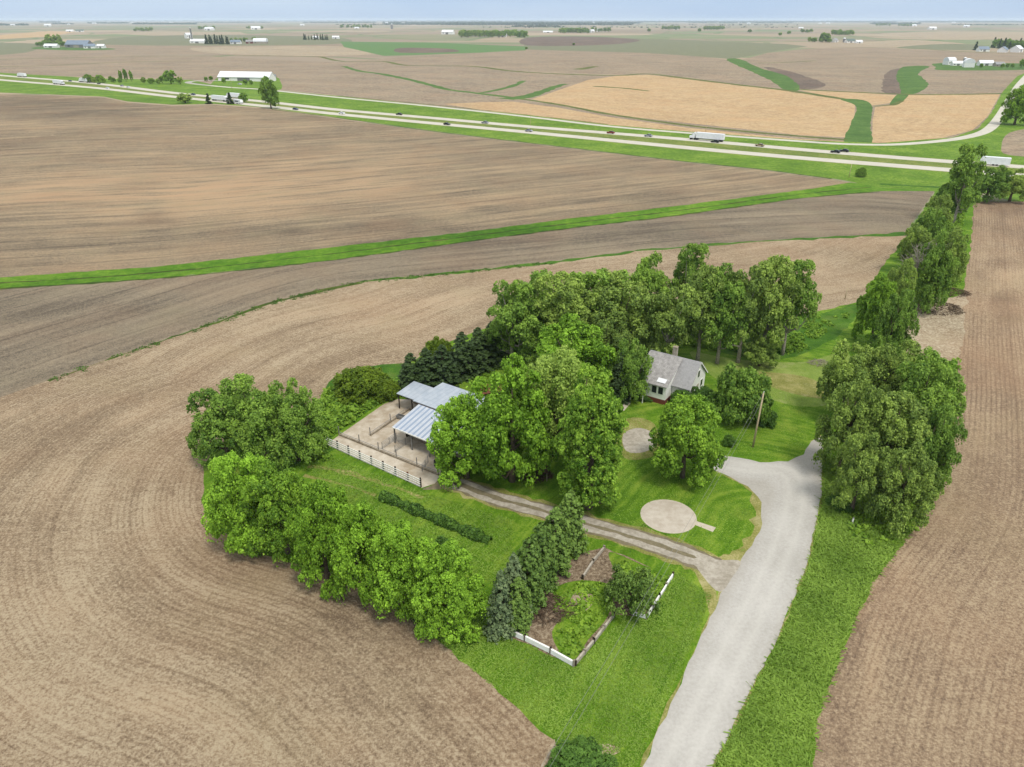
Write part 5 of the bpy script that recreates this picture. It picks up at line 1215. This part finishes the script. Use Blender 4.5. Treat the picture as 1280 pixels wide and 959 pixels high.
rowtrees(134, 152, 102, 104, 3, 6, FT, 'small bush like tree in the roadside row left of the twin poplars', 'roadside bush row at left')
for px, ty, l in ((152, 88, 'narrow tree, left one of the narrow roadside group'), (158, 86, 'narrow tree in the middle of the narrow roadside group'), (165, 88, 'narrow brownish tree, right one of the narrow roadside group')):
    b = at(px, 102); h_ = height_at(b, ty); plant('far0', b, h_, h_*.35, l, 'tree')
rowtrees(178, 200, 104, 105, 4, 6, FT, 'low tree between the narrow trees and the round dark tree', 'low roadside trees')
b = at(214, 105); plant('far1', b, height_at(b, 87), height_at(b, 87)*.95, 'large round dark tree standing beside the farm drive', 'tree')
b = at(203, 104); plant('far0', b, height_at(b, 95), height_at(b, 95)*.9, 'smaller tree against the left side of the round dark tree', 'tree'); b = at(226, 105.5); plant('farolive', b, height_at(b, 96), height_at(b, 96)*.8, 'smaller tree against the right side of the round dark tree', 'tree')
b = at(339, 136); hh = height_at(b, 98); plant('elder0', b, hh, hh*.6, 'tall lone tree beside the highway with clear gaps in its crown', 'tree')
for px, py, ty, k_, l in ((232, 129, 117, 'farolive', 'brownish low tree by the highway, left of the blue car'), (261, 130, 117, 'farspruce', 'first roadside conifer by the highway'), (288, 130, 116, 'farspruce', 'pointed dark conifer before the white trucks'), (305, 128, 115, 'far1', 'round dark tree right of the pointed conifer')):
    b = at(px, py); h_ = height_at(b, ty); plant(k_, b, h_, h_*(.8 if k_ != 'farolive' else 1.6), l, 'tree')
for px, py, ty, l in ((280, 104, 97, 'small dark tree before the left part of the long white building'), (258, 102, 96, 'small dark tree by the farm drive'), (264, 101, 95, 'dark tree just left of the long white building'), (307, 106, 99, 'shrub like tree before the middle of the long white building'), (314, 106, 100, 'shrub like tree before the right half of the long white building'), (333, 104, 95, 'tree at the right end of the long white building')):
    b = at(px, py); h_ = height_at(b, ty); plant('far0', b, h_, h_*.9, l, 'tree')
rowtrees(45, 84, 57.5, 58, 12, 5.5, FT, 'dark windbreak tree behind the left farm', 'windbreak behind the left farm')
for px, l in ((63, 'left one of the two taller trees above the left farm windbreak'), (73, 'right one of the two taller trees above the left farm windbreak')):
    b = at(px, 57); plant('farolive', b, 26, 22, l, 'tree')
rowtrees(257, 288, 55, 55.5, 9, 11, 'farspruce', 'dark conifer in the row between white and grey barns', 'conifer farm windbreak')
rowtrees(288, 322, 53, 53, 7, 5, FT, 'small tree behind the grey and cream barns', 'small trees behind the cream barn')
rowtrees(378, 412, 49.5, 50, 10, 6, 'farspruce', 'small conifer in the row left of the green crop field', 'small conifer row')
rowtrees(575, 658, 46, 46, 34, 9, FT, 'tree in the dark wood at the middle of the horizon', 'trees of the middle wood', 1.2)
rowtrees(700, 735, 41.5, 41.5, 15, 7, FT, 'tree in the windbreak right of the middle wood', 'middle windbreak')
rowtrees(738, 762, 40, 40, 6, 5, FT, 'tree near the two white barns right of the middle wood', 'trees by the two white barns')
rowtrees(1008, 1040, 52.5, 53, 7, 5, FT, 'low tree left of the tall dark clump at right', 'low trees of the right farm')
for px, ty, l in ((1028, 40, 'left tall tree of the dark clump at the right farm'), (1033, 41, 'right tall tree of the dark clump at the right farm')):
    b = at(px, 53); plant('far1', b, height_at(b, ty), 18, l, 'tree')
rowtrees(1040, 1066, 44, 44, 12, 6, FT, 'tree in the distant row behind the right farm', 'distant row behind the right farm')
rowtrees(1240, 1290, 60, 62, 16, 11, ['farspruce', 'farspruce', 'far0'], 'dark conifer in the windbreak at the upper right corner', 'upper right windbreak')
b = at(1219, 63); plant('farspruce', b, height_at(b, 52), 12, 'separate dark conifer left of the upper right farm', 'tree')
for i, (px, l) in enumerate(((1226, 'first small tree right of the long white barn'), (1253, 'second small tree along the near right farm'), (1259, 'third small tree along the near right farm'), (1265, 'fourth small tree along the near right farm'), (1276, 'taller tree at the right edge of the near right farm'))):
    b = at(px, 85); plant('far%d' % (i % 2), b, 6 if i < 4 else 11, 5 if i < 4 else 8, l, 'tree')
for px, py, hpx, l in ((717, 57, 3, 'lone dark tree on the dark field below the middle windbreak'), (658, 62, 3, 'tiny dark tree at the right end of the green crop'), (937, 41, 4, 'lone round tree right of centre'), (874, 40, 4, 'lone tree below the right far group'), (811, 40, 4, 'lone bush tree left of the right far group'), (975, 45, 4, 'small tree left of the right farm row'), (986, 43, 4, 'next small tree left of the right farm row')):
    b = at(px, py); s = px_scale(px, py); plant('far0', b, min(22, hpx*s), min(26, hpx*s*1.2), l, 'tree')
rowtrees(828, 850, 37, 37, 8, 5, FT, 'tree in the left far group right of centre', 'left far group right of centre'); rowtrees(880, 904, 37.5, 37.5, 9, 6, FT, 'tree in the right far group right of centre', 'right far group right of centre')
rowtrees(1000, 1015, 41, 41, 5, 4, FT, 'tree in the short row above the right farm', 'short row above the right farm')
rowtrees(1095, 1112, 32.5, 32.5, 6, 4, FT, 'tree in the far short row at upper right', 'far short row at upper right'); rowtrees(1122, 1144, 33, 33, 8, 5, FT, 'tree in the far dark row at upper right', 'far dark row at upper right')
rowtrees(424, 465, 35, 35, 12, 4, FT, 'tree around the far farm left of the water tower', 'far farm trees left of centre')
rowtrees(168, 190, 39, 39, 8, 4, FT, 'tree in the dark far row at upper left', 'dark far row at upper left'); rowtrees(248, 268, 37, 37, 7, 4, FT, 'tree in the far row above the conifer farm', 'far row above the conifer farm')
rowtrees(306, 330, 36, 36, 6, 3, FT, 'tree in the faint far row right of the conifer farm', 'faint far row')
# scattered distant farmhouses near the horizon
fh = [(16, 32), (60, 33), (86, 31), (118, 30), (136, 29), (165, 29), (180, 28), (214, 29), (262, 38), (320, 37), (378, 32), (446, 36), (484, 29.6), (504, 29.6), (552, 29), (573, 29), (631, 29.5), (648, 29.5), (704, 29.5), (741, 30), (768, 29), (936, 30), (1025, 30), (1035, 30), (1192, 29), (1142, 33), (1208, 34), (1165, 37), (1001, 36), (560, 43)]
fh.sort(); proto_h = None
for i, (px, py) in enumerate(fh):
    if proto_h is None:
        proto_h = building(px, py, 46, 20, 8, .2, 'white_paint', 'white_roof', 'tiny white farm building far off near the horizon', 'house', name='farmhouse'); o = proto_h
    else: o = copy_tree(proto_h); o.location = at(px, py); o.rotation_euler = (0, 0, random.uniform(-.5, .5)); s = random.uniform(.7, 1.4); o.scale = (s, s, s)
    tag(o, 'tiny white farm building far off near the horizon, '+nth(i, len(fh)), 'house', 'tiny white buildings near the horizon')
# far woods along the horizon
def far_woods():
    cen, sz, lv = [], [], []
    def band(px0, px1, y0, y1, n, hh):
        for i in range(int(n*1.6)):
            px = random.uniform(px0, px1); py = random.uniform(y0, y1); p = at(px, py); k = 6
            s = hh*random.uniform(.6, 1.2)
            for j in range(k):
                cen.append((p.x+random.gauss(0, s), p.y+random.gauss(0, s), p.z+s*random.uniform(.1, .9))); sz.append(s*random.uniform(.7, 1.2)); lv.append(random.random())
    for px0, px1, y0, y1, n, hh in ((-20, 35, 31, 32, 120, 12), (50, 75, 27.5, 28.5, 120, 16), (66, 90, 30, 30.6, 60, 12), (110, 160, 28.5, 29.5, 240, 13), (168, 245, 29.5, 30.6, 380, 13), (245, 340, 28, 28.6, 180, 12), (380, 470, 28, 28.8, 260, 14),
                                    (480, 580, 28.6, 29.6, 520, 18), (560, 800, 28.2, 29.6, 1300, 18), (800, 1000, 27.4, 28, 700, 18), (1000, 1120, 27.6, 28.2, 400, 16), (1090, 1150, 29.5, 30.5, 160, 14), (1150, 1300, 27.2, 28.2, 700, 20),
                                    (860, 990, 28.8, 29.2, 120, 12), (420, 560, 31, 31.4, 60, 10), (680, 1000, 31.4, 32, 60, 9), (560, 790, 30, 31.6, 700, 17), (480, 570, 30, 31, 160, 13), (640, 700, 33, 34, 80, 10), (-20, 1300, 26.2, 27, 1500, 22), (1190, 1300, 31, 31.6, 60, 9), (600, 1000, 34, 35, 40, 7)):
        band(px0, px1, y0, y1, n, hh)
    cen = np.array(cen); sz = np.array(sz); n = len(cen)
    co, f, l2 = cards(cen, rng.normal(size=(n, 3))+np.array([0, -.8, .5]), sz, np.array(lv)*.5, up=np.tile([0, 0, 1.0], (n, 1))+rng.normal(size=(n, 3))*.3)
    o = bpy.data.objects.new('far_woods', card_mesh('far_woods', co, f, l2, 'leaf_spruce')); C.objects.link(o); o['kind'] = 'stuff'; tag(o, 'bluish band of distant woods along the horizon', 'woods')
far_woods()
# remove prototypes that were never placed
for k_, pr in PROTO.items():
    if not pr[4]:
        print('unused', k_)
        for ch in list(pr[0].children): bpy.data.objects.remove(ch)
        bpy.data.objects.remove(pr[0])
# ------------------------------------------------------------------ haze
hz = MB().box(-34000, 34000, -34000, 34000, -8, 85).build('haze', 'white_paint'); hz['kind'] = 'stuff'
m = bpy.data.materials.new('haze_air'); m.use_nodes = True; t = m.node_tree; t.nodes.remove(t.nodes['Principled BSDF'])
pv = t.nodes.new('ShaderNodeVolumePrincipled'); pv.inputs['Color'].default_value = (.72, .85, 1.0, 1); pv.inputs['Density'].default_value = .000045; pv.inputs['Anisotropy'].default_value = .0
t.links.new(pv.outputs[0], t.nodes['Material Output'].inputs['Volume']); hz.data.materials.clear(); hz.data.materials.append(m)
print('done', time.time()-T0, len(bpy.data.objects))
